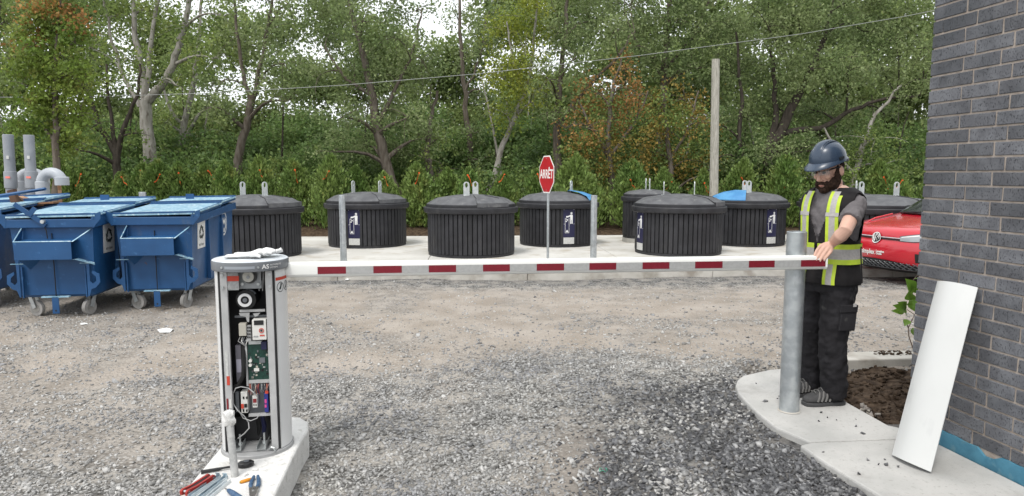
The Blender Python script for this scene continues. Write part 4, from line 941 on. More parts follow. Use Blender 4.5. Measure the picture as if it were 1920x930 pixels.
ps = MB().loft([[v + Vector((0, 0, .012)) for v in r_] for r_ in rg]); ps.build('panel', mat('cover_white', (.54, .545, .535), .3, c2=(.59, .595, .585), ns=2, c3=(.47, .475, .47), ns3=7, lo3=.6, hi3=.72, rvar=.06, stretch=(1, 1, .25)), cv, True, ang=60)

# ---------------------------------------------------------------- small things on the island
def place(px, py, z=ZI): p_ = gp(px, py, z); return p_
concm = mat('tape_white', (.66, .655, .64), .8, c2=(.52, .51, .49), ns=25, bump=.004, bs=60)
condm = mat('conduit_grey', (.33, .335, .33), .6, c2=(.45, .45, .44), ns=18, nd=6, c3=(.58, .57, .55), ns3=12, lo3=.56, hi3=.66)
cb = place(441, 893); ctop = at(428, 772, cb.y + .02)
cn = thing('conduit_stub', 'grey conduit stub with its top wrapped in white tape, before the cabinet', 'conduit', cb)
v = ctop - cb
MB().tube([(0, 0, -.02), tuple(v * .5), tuple(v)], [.0205, .0195, .0185], 18).build('pipe', condm, cn, True)
tp_ = MB(); rr = random.Random(4)
rings = []
for k, (f, r_) in enumerate(((.80, .021), (.84, .028), (.885, .033), (.93, .030), (.97, .029), (1.0, .025), (1.02, .012))):
    c = v * f; rings.append([(c.x + r_ * (1 + .28 * math.sin(3 * j * .52 + k * 1.3) + rr.uniform(-.1, .1)) * math.cos(2 * math.pi * j / 14), c.y + r_ * (1 + .28 * math.sin(3 * j * .52 + k)) * math.sin(2 * math.pi * j / 14), c.z + rr.uniform(-.005, .005)) for j in range(14)])
MB().loft(rings).build('tape_wrap', concm, cn, True, ang=50)
def ob_frame(p0, p1, z=ZI):      # thing frame with local x from p0 to p1
    d_ = p1 - p0; return (p0.x, p0.y, z), math.atan2(d_.y, d_.x), d_.length
blackm = mat('tool_black', (.014, .014, .015), .35, spec=.5); chrome = mat('chrome', (.6, .62, .63), .2, 1.0)
l_, a_, L_ = ob_frame(place(377, 889), place(472, 873))
t = thing('ratchet', 'black ratchet wrench lying behind the conduit stub', 'wrench', l_, a_)
MB().tube([(0, 0, .012), (.02, 0, .012), (.09, 0, .012), (.11, 0, .014), (L_ * .7, 0, .014), (L_ * .76, 0, .016)], [.011, .0095, .009, .006, .007, .010], 10).build('handle', blackm, t, True)
MB().loft([[(L_ * .88 + q * math.cos(2 * math.pi * k / 24) * 1.5, q * math.sin(2 * math.pi * k / 24), z) for k in range(24)] for q, z in ((.024, .002), (.030, .007), (.030, .024), (.024, .03))]).build('head', blackm, t, True, ang=50)
MB().cyl((L_ * .9, 0, .03), (L_ * .9, 0, .034), .014, n=16).build('dial', hood_g, t, True)
MB().box((L_ * .81, .008, .031), (.018, .008, .006)).build('lever', chrome, t)
redp = mat('tool_red', (.33, .028, .02), .45, c2=(.26, .02, .016), ns=30)
p0, p1 = place(344, 930), place(398, 899); l_, a_, L_ = ob_frame(p0, p1)
t = thing('hex_key_set', 'red folding hex key set at the left edge of the island', 'tool', l_, a_)
for s_ in (-1, 1): MB().loft([[(x_, s_ * .017 - .006, z0_), (x_, s_ * .017 + .006, z0_), (x_, s_ * .017 + .006, z1_), (x_, s_ * .017 - .006, z1_)] for x_, z0_, z1_ in ((0, .004, .022), (.012, .0, .03), (L_ * .35, .004, .026), (L_ * .7, .002, .03), (L_ * .95, .002, .034), (L_, .008, .026))]).build('handle_side', redp, t, True)
for k in range(5): MB().tube([(.01 + .002 * k, -.008 + k * .004, .016), (L_ * .8, -.008 + k * .004, .030 - .003 * abs(k - 2))], .0018 + .0003 * k, 6).build('hex_key', blackm, t)
for x_ in (.014, L_ - .014): MB().cyl((x_, -.026, .018), (x_, .026, .018), .007, n=10).build('pivot', chrome, t)
strutm = mat('blued_steel', (.42, .50, .55), .35, .7, c2=(.55, .62, .66), ns=14)
strutw = mat('white_rail', (.62, .66, .68), .4, .3, c2=(.55, .6, .62), ns=14)
for k, (a, b, m_, lb) in enumerate((((356, 934), (411, 896), strutm, 'bluish steel rail next to the red hex key set'), ((372, 938), (424, 897), strutm, 'bluish steel rail with an upturned end, middle of the three rails'), ((386, 940), (429, 904), strutw, 'pale metal rail, rightmost of the three rails on the island'))):
    l_, a_, L_ = ob_frame(place(*a), place(*b)); t = thing('metal_rail', lb, 'rail', l_, a_, 'metal rails laid side by side on the island'); W_ = .024
    rg = [[(x_, -W_ / 2, .018), (x_, -W_ / 2, 0), (x_, W_ / 2, 0), (x_, W_ / 2, .018), (x_, W_ / 2 - .003, .018), (x_, W_ / 2 - .003, .003), (x_, -W_ / 2 + .003, .003), (x_, -W_ / 2 + .003, .018)] for x_ in (0, L_)]
    MB().loft(rg).build('channel', m_, t)
    if k < 2: MB().box((L_ - .008, 0, .02), (.003, W_, .034), (0, R(-20), 0)).build('end_tab', m_, t)
    MB().box((L_ * .5, 0, .0042), (L_ * .5, .006, .0015)).build('slot', seal, t)
l_, a_, L_ = ob_frame(place(451, 907), place(471, 901)); t = thing('yellow_marker', 'short yellow plastic handle lying left of the pliers', 'marker', l_, a_)
MB().tube([(0, 0, .009), (.004, 0, .009), (L_ * .8, 0, .009), (L_, 0, .009)], [.006, .0085, .009, .0075], 12).build('barrel', ylw, t, True); MB().tube([(-.004, 0, .009), (.001, 0, .009)], .0055, 10).build('tip', mat('yellow_dark', (.4, .28, .02), .5), t)
bgrip = mat('grip_blue', (.03, .075, .15), .5, c2=(.06, .11, .19), ns=40); steel = mat('tool_steel', (.40, .39, .37), .35, .9, c2=(.30, .29, .27), ns=60)
l_, a_, L_ = ob_frame(place(474, 935), place(480, 897)); t = thing('pliers', 'pliers with blue grips at the front of the island', 'pliers', l_, a_)
for s_ in (-1, 1): MB().tube([(L_ * .38, s_ * .012, .012), (L_ * .55, s_ * .020, .012), (L_ * .8, s_ * .017, .012), (L_, s_ * .010, .012)], [.0085, .011, .0105, .008], 10).build('grip', bgrip, t, True)
MB().loft([[(x_, y_ * w_, z_) for y_, z_ in ((-1, .004), (1, .004), (1, .02), (-1, .02))] for x_, w_ in ((-.02, .009), (.01, .017), (L_ * .2, .019), (L_ * .33, .024), (L_ * .42, .018))]).build('jaw', steel, t, True, ang=60)
MB().cyl((L_ * .25, 0, .019), (L_ * .25, 0, .024), .009, n=12).build('pivot', chrome, t)
l_, a_, L_ = ob_frame(place(452, 940), place(424, 921)); t = thing('screwdriver', 'blue handled screwdriver at the bottom edge of the photo', 'screwdriver', l_, a_)
MB().tube([(0, 0, .014), (.01, 0, .014), (L_ * .55, 0, .014), (L_ * .8, 0, .014), (L_ * .86, 0, .014)], [.011, .015, .0145, .011, .008], 12).build('handle', bgrip, t, True); MB().tube([(L_ * .86, 0, .014), (L_ + .01, 0, .012)], .004, 8).build('shaft', steel, t, True)
# bolts standing in the concrete
for k, (x_, y_) in enumerate(((479, 882), (461, 892), (430, 868))):
    tag(MB().box((0, 0, .006), (.03, .012, .012)).build('concrete_chip', conc_w, None, bevel=.003, loc=place(x_, y_), rot=(0, 0, k * 1.1)), ['concrete chip right of the ratchet head', 'concrete chip just right of the conduit foot', 'concrete chip at the cabinet foot behind the conduit'][k], 'chip', 'concrete chips on the island')

# white work gloves on the hood
gl = mat('glove_white', (.74, .74, .73), .8, c2=(.64, .64, .63), ns=30, bump=.004, bs=50)
zt = CC.z + 1.147; g0, g1 = at(432, 466, CC.y - .02), at(524, 462, CC.y + .05)
def glove(label, dx, dy, yaw, k0):
    t = thing('work_glove', label, 'glove', (CC.x + dx, CC.y + dy, zt), yaw, 'white gloves on the cabinet hood'); rr = random.Random(k0)
    rg = []
    for x_, w_, h_ in ((-.145, .030, .010), (-.135, .040, .017), (-.09, .036, .018), (-.05, .038, .020), (.0, .046, .030), (.04, .050, .034), (.07, .046, .030), (.085, .036, .022)):
        zo = .004 + .012 * (x_ > 0); rg.append([(x_, w_ * math.cos(a) * (1 + rr.uniform(-.06, .06)), zo + h_ * .5 + h_ * .55 * math.sin(a) + rr.uniform(-.002, .002)) for a in [2 * math.pi * j / 14 for j in range(14)]])
    MB().loft(rg).build('palm', gl, t, True, ang=70)
    for j, (y_, ln_) in enumerate(((-.033, .05), (-.012, .065), (.010, .062), (.030, .048))):
        MB().tube([(.07, y_, .024), (.07 + ln_ * .5, y_ * 1.2, .036 - .006 * j), (.07 + ln_, y_ * 1.5, .030 + .010 * (j % 2))], [.012, .0115, .008], 9).build('finger', gl, t, True)
    MB().tube([(.0, -.035, .02), (.035, -.062, .022), (.06, -.072, .014)], [.014, .012, .008], 9).build('thumb', gl, t, True)
glove('crumpled white work glove lying on the cabinet hood, on top of another', .03, -.055, R(10), 1)
glove('white work glove lying flat underneath on the cabinet hood', .045, .02, R(2), 2)

# litter on the gravel
paper = mat('paper_white', (.72, .72, .71), .8)
def litter(label, px, py, r_, k0, m_=paper):
    p_ = gp(px, py, 0); z_ = float(gheight(p_.x, p_.y)); p_ = gp(px, py, z_); rr = random.Random(k0); n_ = 9
    V = [(0, 0, r_ * .5)] + [(r_ * (1 + rr.uniform(-.35, .35)) * math.cos(6.283 * k / n_), r_ * .8 * (1 + rr.uniform(-.3, .3)) * math.sin(6.283 * k / n_), rr.uniform(.005, .35) * r_) for k in range(n_)]
    V += [(x_, y_, z_ - .004) for x_, y_, z_ in V]
    F_ = [(0, 1 + k, 1 + (k + 1) % n_) for k in range(n_)] + [(n_ + 1, n_ + 2 + (k + 1) % n_, n_ + 2 + k) for k in range(n_)]
    tag(MB().add(V, F_).build('paper_scrap', m_, None, loc=(p_.x, p_.y, z_ + .008)), label, 'litter', 'paper litter on the gravel')
litter('crumpled white paper scrap on the gravel left of the cabinet', 313, 623, .085, 1)
litter('tiny white scrap on the gravel near the dumpster wheels', 158, 609, .035, 2)
litter('small white scrap against the far kerb', 652, 526, .05, 3)
p_ = gp(1131, 886, 0); z_ = float(gheight(p_.x, p_.y)); p_ = gp(1131, 886, z_)
tag(MB().tube([(.021 * math.cos(6.283 * k / 20), .021 * math.sin(6.283 * k / 20), .016 + .006 * math.sin(k)) for k in range(20)] + [(.021, 0, .018)], .0022, 6).build('green_ring', mat('ring_green', (.06, .30, .20), .5), None, True, loc=p_), 'small green plastic ring lying in the dark gravel', 'ring')
# ---------------------------------------------------------------- red car behind the worker
carred = mat('car_red', (.50, .008, .022), .25, c2=(.47, .007, .02), ns=2, coat=.8, spec=.5)
carblk = mat('car_black', (.013, .013, .014), .5); glass = mat('car_glass', (.015, .018, .02), .08, spec=.6); lampm = mat('lamp_glass', (.34, .36, .38), .15, spec=.7, coat=.6)
tyre = mat('tyre', (.018, .018, .018), .8); rim = mat('rim', (.25, .26, .27), .35, .8)
def face(z): return float(np.interp(z, CZ, CY)), float(np.interp(z, CZ, CW))
CZ = [.18, .24, .34, .48, .60, .66, .74, .80, .845, .88, .92, .96, 1.0, 1.03]
CY = [.20, .07, .02, .00, .01, .045, .05, .075, .14, .28, .50, .74, 1.0, 1.2]
CW = [.80, .86, .90, .915, .92, .925, .925, .92, .90, .88, .86, .85, .845, .84]
def nose(x, z, off=0):
    y0, w_ = face(z); f = min(abs(x) / w_, 1); return (x, y0 + .30 * f ** 2.8 - off, z)
cp = at(1645, 447, 10.55); car = thing('red_car', 'red electric car with white company lettering parked behind the worker', 'car', (0, 0, 0), R(-73))
def slice_(z):
    y0, w_ = face(z); pts = [nose(w_ * f, z) for f in (-.995, -.93, -.85, -.72, -.55, -.35, -.12, .12, .35, .55, .72, .85, .93, .995)]
    r_ = 4.55 - .12 * abs(z - .55); pts += [(w_, y0 + .7 + .1, z), (w_ * .995, 2.4, z), (w_ * .98, r_ - .45, z), (w_ * .8, r_ - .08, z), (w_ * .3, r_, z), (-w_ * .3, r_, z), (-w_ * .8, r_ - .08, z), (-w_ * .98, r_ - .45, z), (-w_ * .995, 2.4, z), (-w_, y0 + .8, z)]
    return pts
zs = [.2, .24, .29, .34, .41, .48, .54, .60, .63, .66, .70, .74, .77, .80, .825, .845, .865, .88, .90, .92, .94, .96, .98, 1.0, 1.03]
body = MB().loft([slice_(z) for z in zs]).build('body', carred, car, True, ang=50)
def cab_ring(z, y0, y1, w_): return [(-w_, y0 + .25, z), (-w_ * .7, y0 + .06, z), (0, y0, z), (w_ * .7, y0 + .06, z), (w_, y0 + .25, z), (w_, (y0 + y1) / 2, z), (w_, y1 - .2, z), (w_ * .7, y1, z), (-w_ * .7, y1, z), (-w_, y1 - .2, z), (-w_, (y0 + y1) / 2, z)]
MB().loft([cab_ring(1.025, 1.05, 4.35, .80), cab_ring(1.3, 1.55, 4.2, .72), cab_ring(1.52, 1.98, 3.95, .62)]).build('windows', glass, car, True, ang=40)
MB().loft([cab_ring(1.515, 1.95, 4.0, .635), cab_ring(1.57, 2.1, 3.9, .60), cab_ring(1.60, 2.4, 3.6, .5)]).build('roof', carblk, car, True, ang=60)
for s_ in (-1, 1):
    MB().ell((s_ * .97, 1.68, 1.06), (.10, .05, .07)).build('mirror', carblk, car, True)
    for y_ in (.95, 3.72):
        wl = MB().tube([(s_ * .70, y_, .34), (s_ * .90, y_, .34)], .345, 28).build('wheel', tyre, car, True); MB().tube([(s_ * .89, y_, .34), (s_ * .915, y_, .34)], .235, 20).build('rim', rim, wl, True)
def npatch(name, x0, x1, zlo, zhi, m_, par, off=.004, n=16, th=.0):
    rg = []
    for k in range(n + 1):
        x_ = x0 + (x1 - x0) * k / n; a, b = zlo(x_) if callable(zlo) else zlo, zhi(x_) if callable(zhi) else zhi
        rg.append([nose(x_, a + (b - a) * j / 4, off) for j in range(5)])
    return MB().loft(rg, False, False).build(name, m_, par, True, ang=60)
lo_g = lambda x: .215; hi_g = lambda x: .375 - .10 * (abs(x) / .8) ** 2.2
npatch('lower_grille', -.80, .80, .235, hi_g, carblk, car, .008, 24)
for k in range(-9, 10):
    for sg in (-1, 1):
        x_ = k * .085; MB().tube([nose(max(-.78, min(.78, x_ + sg * .045 * (j - 1.5))), .245 + .033 * j, .014) for j in range(4)], .006, 4).build('mesh_bar', hood_g, car)
npatch('chin', -.83, .83, .19, .232, carblk, car, .012, 20)
npatch('splitter_trim', -.80, .80, .236, .246, hood_g, car, .018, 20)
for s_ in (-1, 1):
    npatch('side_vent', s_ * .64, s_ * .80, lambda x: .36 + .05 * (.8 - abs(x)), lambda x: .50, carblk, car, .006, 6)
    hl = npatch('headlight', s_ * .40, s_ * .90, lambda x: .675 + .06 * ((abs(x) - .40) / .5) ** 1.2 - .022 * math.sin(math.pi * (abs(x) - .4) / .5), lambda x: .735 + .095 * ((abs(x) - .40) / .5) ** .9, lampm, car, .006, 12)
    npatch('lamp_surround', s_ * .39, s_ * .91, lambda x: .668 + .06 * (max(0, abs(x) - .40) / .5) ** 1.2 - .024 * math.sin(math.pi * max(0, min(1, (abs(x) - .4) / .5))), lambda x: .742 + .097 * (max(0, abs(x) - .40) / .5) ** .9, carblk, hl, .003, 12)
    npatch('daytime_strip', s_ * .42, s_ * .88, lambda x: .715 + .085 * ((abs(x) - .40) / .5) ** .9, lambda x: .727 + .088 * ((abs(x) - .40) / .5) ** .9, signwhite, hl, .009, 10)
npatch('front_strip', -.40, .40, .705, .717, hood_t, car, .008, 14); npatch('front_strip', -.40, .40, .675, .700, carblk, car, .006, 14)
def nwrap(me_, xc, zc, off, name, m_, par):
    for v in me_.vertices: v.co = nose(xc + v.co.x, zc + v.co.y, off + v.co.z)
    return obj(name, me_, par)
lg = nwrap(flat([circ(0, 0, .083, 28)], carblk), 0, .695, .016, 'badge', None, car)
badge = ringp(0, 0, .083, .010, 28) + [[(-.052, .055), (-.038, .055), (-.008, -.008), (-.014, -.03)], [(.052, .055), (.038, .055), (.008, -.008), (.014, -.03)], [(-.022, .068), (-.010, .068), (0, .048), (0, .02)], [(.022, .068), (.010, .068), (0, .048), (0, .02)],
      [(-.068, .032), (-.058, .044), (-.028, -.030), (-.030, -.060)], [(.068, .032), (.058, .044), (.028, -.030), (.030, -.060)], [(-.030, -.060), (-.022, -.058), (0, -.002), (-.006, -.006)], [(.030, -.060), (.022, -.058), (0, -.002), (.006, -.006)]]
nwrap(flat(badge, signwhite), 0, .695, .020, 'emblem', None, lg)
nwrap(text_mesh('simplex', .098, signwhite, .0004, .88, bold=.003), -.125, .468, .006, 'lettering', None, car)
nwrap(flat([[(-.03, -.055), (.015, -.055), (.035, 0), (.015, .055), (-.03, .055)]], signwhite), -.305, .470, .006, 'logo', None, car)
nwrap(text_mesh('Location', .044, signwhite, .0004, 1, 'LEFT', bold=.002), .035, .486, .006, 'lettering', None, car); nwrap(text_mesh('Outils', .044, signwhite, .0004, 1, 'LEFT', bold=.002), .035, .450, .006, 'lettering', None, car)
MB().tube([(-.6, 1.12, 1.035), (0, 1.02, 1.035), (.6, 1.12, 1.035)], .018, 6).build('cowl', carblk, car)
for x_ in (-.45, .1): MB().tube([(x_, 1.02, 1.05), (x_ + .25, 1.05, 1.06), (x_ + .55, 1.12, 1.06)], .009, 5).build('wiper', carblk, car)
for s_ in (-1, 1): MB().tube([nose(s_ * .55, .865, -.02), (s_ * .62, .6, .948), (s_ * .66, 1.0, 1.008)], .012, 6).build('bonnet_crease', carred, body, True)
lgw = Matrix.Rotation(R(-73), 4, 'Z') @ Vector(nose(0, .695)); car.location = (cp.x - lgw.x, cp.y - lgw.y, 0)

# ---------------------------------------------------------------- leafy shrub at the wall corner
sh = thing('leafy_shrub', 'small shrub with broad bright leaves at the wall corner', 'shrub', gp(1716, 690, .02)); O = sh.location
D = 5.05; O = Vector((at(1716, 660, D).x, D, .02)); sh.location = O
def sp(px, py, dd=0): return at(px, py, D + dd) - O
stm = mat('shrub_stem', (.16, .11, .08), .8)
for st in ([(1716, 690), (1714, 660), (1704, 630), (1703, 615), (1711, 598), (1715, 590), (1700, 580)], [(1714, 660), (1719, 620), (1722, 590), (1712, 560), (1708, 530), (1722, 514)], [(1703, 615), (1700, 605), (1697, 600)]):
    MB().tube([sp(*q, .03 * k) for k, q in enumerate(st)], [.005 - .0004 * k for k in range(len(st))], 6).build('stem', stm, sh, True)
lfm = mat('broad_leaf', (.14, .27, .035), .45, c2=(.19, .33, .05), ns=9, trans=.3, orand=.25, spec=.45)
def broad_leaf(base, tip, w_, k):
    b_, t_ = Vector(base), Vector(tip); d_ = t_ - b_; L = d_.length; d_.normalize(); sd = d_.cross(Vector((math.sin(k), -1, .3 * math.cos(k * 2)))).normalized(); up = sd.cross(d_); V = []
    for i_ in range(7):
        f = i_ / 6; hw = w_ * math.sin(math.pi * min(1, .04 + f) ** .8) * .5; c = b_ + d_ * (L * f) + up * (.10 * L * math.sin(math.pi * f)); V += [c - sd * hw + up * hw * .35, c, c + sd * hw + up * hw * .35]
    F_ = []
    for i_ in range(6): F_ += [(3 * i_, 3 * i_ + 1, 3 * i_ + 4, 3 * i_ + 3), (3 * i_ + 1, 3 * i_ + 2, 3 * i_ + 5, 3 * i_ + 4)]
    MB().add(V, F_).build('leaf', lfm, sh, True, ang=80)
for k, (a, b, w_) in enumerate((((1710, 545), (1697, 522), 24), ((1706, 528), (1702, 556), 26), ((1704, 558), (1700, 572), 26), ((1712, 548), (1723, 530), 30), ((1716, 560), (1721, 588), 28), ((1712, 562), (1704, 545), 22), ((1699, 580), (1673, 572), 20), ((1698, 578), (1682, 566), 18), ((1694, 584), (1699, 592), 18), ((1695, 583), (1670, 583), 14), ((1698, 570), (1690, 568), 12), ((1703, 600), (1696, 612), 14), ((1711, 615), (1716, 632), 10), ((1718, 600), (1726, 616), 18), ((1714, 522), (1728, 516), 12), ((1720, 575), (1732, 560), 26), ((1720, 550), (1735, 545), 26))):
    broad_leaf(sp(*a, .02 * (k % 5)), sp(*b, .02 * (k % 5) - .03), w_ * D / FPX, k)

# ---------------------------------------------------------------- worker
skin = mat('skin', (.54, .335, .26), .5, c2=(.60, .37, .285), ns=14, c3=(.62, .32, .25), ns3=9, lo3=.55, hi3=.75, spec=.35)
shirt = mat('shirt_grey', (.135, .125, .13), .9, c2=(.16, .148, .152), ns=18, bump=.0015, bs=220, spec=.1)
trou = mat('trousers_black', (.016, .015, .017), .8, c2=(.024, .023, .026), ns=9, c3=(.07, .068, .066), ns3=11, lo3=.68, hi3=.78, bump=.002, bs=160, spec=.2)
vestm = mat('vest_black', (.013, .012, .013), .8, c2=(.02, .018, .019), ns=12, bump=.001, bs=260, spec=.2)
lime = mat('lime_tape', (.50, .64, .05), .6, c2=(.43, .56, .045), ns=25); silver = mat('silver_tape', (.36, .345, .335), .45, c2=(.42, .40, .39), ns=70)
helm = mat('helmet_navy', (.028, .045, .075), .28, c2=(.035, .055, .088), ns=6, spec=.5, rvar=.06); helmb = mat('helmet_dark', (.012, .015, .02), .5)
hair = mat('beard_dark', (.022, .013, .010), .85, c2=(.045, .026, .018), ns=60, bump=.004, bs=180, spec=.15)
shoe = mat('shoe_grey', (.045, .044, .045), .75, c2=(.062, .061, .062), ns=20); sole = mat('shoe_sole', (.058, .058, .06), .7); strapm = mat('shoe_strap', (.15, .145, .14), .7); lens = mat('glasses_lens', (.5, .53, .55), .08, spec=.6); lens.node_tree.nodes['Principled BSDF'].inputs['Alpha'].default_value = .16
PO = gp(1543, 757, ZS); PC = Vector((at(1558, 430, 4.62).x, 4.62, 0)); YAW = R(-58)
TM = Matrix.Translation((PC.x, PC.y, ZS)) @ Matrix.Rotation(YAW, 4, 'Z')
TZ = [.80, .88, .98, 1.08, 1.20, 1.30, 1.37, 1.42, 1.455, 1.48, 1.50]
TX = [.150, .162, .165, .156, .166, .180, .186, .178, .150, .105, .07]
TY = [.110, .120, .122, .116, .122, .128, .122, .108, .088, .072, .062]
TC = [.0, .0, .0, -.004, -.004, .0, .004, .008, .010, .012, .012]
PE = 2.5
def tsec(z): return [float(np.interp(z, TZ, a)) for a in (TX, TY, TC)]
def tring(z, off=0, n=28):
    rx_, ry_, cy_ = tsec(z); out = []
    for k in range(n):
        a = 2 * math.pi * k / n; c, s_ = math.cos(a), math.sin(a)
        out.append(TM @ Vector(((rx_ + off) * math.copysign(abs(c) ** (2 / PE), c), cy_ + (ry_ + off) * math.copysign(abs(s_) ** (2 / PE), s_), z)))
    return out
def tsurf(x, z, off, front=True):
    rx_, ry_, cy_ = tsec(z); f = min(abs(x) / (rx_ + off), .999); y = (ry_ + off) * (1 - f ** PE) ** (1 / PE); return TM @ Vector((x, cy_ + (-y if front else y), z))
def loc(x, y, z): return TM @ Vector((x, y, z))
def W(px, py, D): return at(px, py, D)
def pbuild(mb, name, m_, par, vox=None, sm=0, smooth=True, disp=0, dscale=.06, solid=0):
    mb.V = [tuple(Vector(v) - PO) for v in mb.V]; o = obj(name, mb.mesh(name, m_, smooth, 60), par)
    if par is None: o.location = PO
    if vox:
        r_ = o.modifiers.new('remesh', 'REMESH'); r_.mode = 'VOXEL'; r_.voxel_size = vox; r_.use_smooth_shade = True
    if sm: q = o.modifiers.new('smooth', 'SMOOTH'); q.iterations = sm; q.factor = .5
    if disp:
        tx = bpy.data.textures.new('folds', 'CLOUDS'); tx.noise_scale = dscale; tx.noise_depth = 2
        d_ = o.modifiers.new('folds', 'DISPLACE'); d_.texture = tx; d_.strength = disp; d_.mid_level = .5; d_.texture_coords = 'LOCAL'
    if solid: q = o.modifiers.new('solid', 'SOLIDIFY'); q.thickness = solid; q.offset = 1
    return o
# joints
HIP_L, HIP_R = loc(.085, .0, .90), loc(-.085, .02, .90)
KN_L, AN_L = W(1561, 638, 4.53), W(1563, 740, 4.56)
KN_R, AN_R = W(1523, 636, 4.74), W(1524, 722, 4.79)
SH_L, EL_L, WR_L = loc(.165, .01, 1.375), W(1584, 434, 4.28), W(1560, 457, 4.395)
SH_R, EL_R, WR_R = loc(-.165, .02, 1.375), loc(-.20, .17, 1.13), loc(-.05, .215, 1.02)
HC = loc(0, -.055, 1.595); HM = Matrix.Translation(HC) @ Matrix.Rotation(YAW + R(-4), 4, 'Z') @ Matrix.Rotation(R(20), 4, 'X')
def hd_(x, y, z): return HM @ Vector((x, y, z))
def hell(mb, c, r_, nu=18, nv=12): mb.ell(c, r_, nu, nv, HM)
# one continuous body
b_ = MB(); b_.loft([tring(z) for z in TZ])
b_.tube([loc(0, .012, 1.44), loc(0, .0, 1.52), loc(0, -.04, 1.56)], [.062, .056, .058], 16)
hell(b_, (0, .01, .045), (.076, .096, .098)); hell(b_, (0, -.028, -.05), (.058, .066, .068)); hell(b_, (0, -.05, .0), (.060, .045, .05)); hell(b_, (0, -.052, -.088), (.034, .034, .026))
b_.tube([hd_(0, -.092, .022), hd_(0, -.104, .0), hd_(0, -.114, -.022), hd_(0, -.103, -.032)], [.008, .011, .0155, .010], 10)
for s_ in (-1, 1): hell(b_, (s_ * .013, -.1, -.028), (.009, .011, .008), 8, 6); hell(b_, (s_ * .078, .02, -.005), (.012, .024, .036), 10, 8); hell(b_, (s_ * .040, -.072, -.012), (.024, .020, .020), 10, 8); hell(b_, (s_ * .032, -.082, .040), (.026, .014, .010), 10, 6)
hell(b_, (0, -.095, -.062), (.022, .010, .006), 10, 6); hell(b_, (0, -.094, -.073), (.020, .011, .007), 10, 6)
b_.tube([SH_L, SH_L.lerp(EL_L, .4), EL_L, EL_L.lerp(WR_L, .3), EL_L.lerp(WR_L, .7), WR_L], [.052, .048, .042, .045, .035, .027], 16)
b_.tube([SH_R, SH_R.lerp(EL_R, .5), EL_R, EL_R.lerp(WR_R, .35), WR_R], [.056, .05, .043, .044, .028], 14)
b_.ell(tuple(SH_L), (.055, .055, .055)); b_.ell(tuple(SH_R), (.055, .055, .055))
for h_, k_, a_ in ((HIP_L, KN_L, AN_L), (HIP_R, KN_R, AN_R)):
    b_.tube([h_ + Vector((0, 0, .02)), h_.lerp(k_, .5), k_, k_.lerp(a_, .35), a_], [.085, .07, .052, .052, .036], 14)
# left hand resting over the arm tip: palm, four fingers and thumb
K = [W(1538, 461, 4.385), W(1545, 464, 4.375), W(1551, 468, 4.365), W(1557, 473, 4.358)]
M_ = [W(1531, 470, 4.362), W(1537, 475, 4.35), W(1544, 478, 4.342), W(1551, 480, 4.342)]
N_ = [W(1527.5, 478, 4.345), W(1532.5, 483, 4.332), W(1539.5, 485, 4.326), W(1547, 485, 4.328)]
T_ = [W(1525.5, 483.5, 4.335), W(1530.5, 488, 4.325), W(1537.5, 490, 4.32), W(1545, 489, 4.322)]
for j in range(4):
    b_.tube([WR_L, WR_L.lerp(K[j], .55) + Vector((0, 0, .003)), K[j]], [.021, .0165, .0125], 10)
    b_.tube([WR_L.lerp(K[j], .6), K[j], M_[j], N_[j], T_[j]], [.0125, .0115, .0098, .0092, .0065], 10)
TH = [WR_L, W(1543, 462, 4.43), W(1533, 470, 4.432), W(1528, 479, 4.425)]
b_.tube(TH, [.018, .0155, .0115, .0085], 10)
hw = WR_R; hdv = (loc(.02, .205, .98) - hw)
b_.tube([hw, hw + hdv * .6, hw + hdv], [.026, .034, .026], 12)
for j in range(4):
    o_ = loc(.03, .20, .955 + .018 * j); b_.tube([o_.lerp(hw, .3), o_, o_ + (loc(.03, -.004, -.004) - loc(0, 0, 0)), o_ + (loc(.055, -.012, -.01) - loc(0, 0, 0))], [.011, .0105, .0095, .007], 8)
b_.tube([hw + hdv * .2, loc(.0, .20, 1.03), loc(.03, .195, 1.035)], [.013, .011, .008], 8)
person = pbuild(b_, 'person', skin, None, vox=.0046, sm=3)
tag(person, 'worker in blue hard hat and black lime-striped vest, hand on the barrier tip', 'person')
# nails
for j in range(4): pbuild(MB().ell(tuple(T_[j] + Vector((0, -.0048, .003))), (.005, .002, .006), 8, 6), 'fingernail', mat('nail', (.55, .34, .29), .3) if j == 0 else bpy.data.materials['nail'], person)
# trousers
t_ = MB(); t_.loft([tring(z, .024) for z in (.78, .84, .88, .94, 1.0)])
t_.ell(tuple(loc(0, .015, .86)), (.155, .155, .10))
for h_, k_, a_, kw in ((HIP_L, KN_L, AN_L, 1.0), (HIP_R, KN_R, AN_R, .98)):
    e_ = a_ + (a_ - k_).normalized() * .015
    t_.tube([h_ + Vector((0, 0, .03)), h_.lerp(k_, .3), h_.lerp(k_, .65), k_, k_.lerp(a_, .3), k_.lerp(a_, .6), k_.lerp(a_, .85), a_.lerp(e_, .4), e_], [v * kw for v in (.106, .108, .099, .088, .090, .086, .084, .082, .076)], 18)
tr_o = pbuild(t_, 'trousers', trou, person, vox=.010, sm=4, disp=.034, dscale=.055)
pk0 = HIP_L.lerp(KN_L, .62) + Vector((.03, -.108, 0)); ax_ = (KN_L - HIP_L).normalized(); sx_ = Vector((1, .15, 0)).normalized()
def flatbox(c, sx, sz, th): 
    mb = MB(); n_ = sx_.cross(ax_).normalized(); X_ = Matrix((( *sx_, 0), (*(-n_), 0), (*(-ax_), 0), (0, 0, 0, 1))).transposed(); X_.translation = c; return mb.box((0, 0, 0), (sx, th, sz), X=X_)
pk = pbuild(flatbox(pk0, .115, .16, .020), 'cargo_pocket', trou, person, smooth=False); q = pk.modifiers.new('b', 'BEVEL'); q.width = .008; q.segments = 3
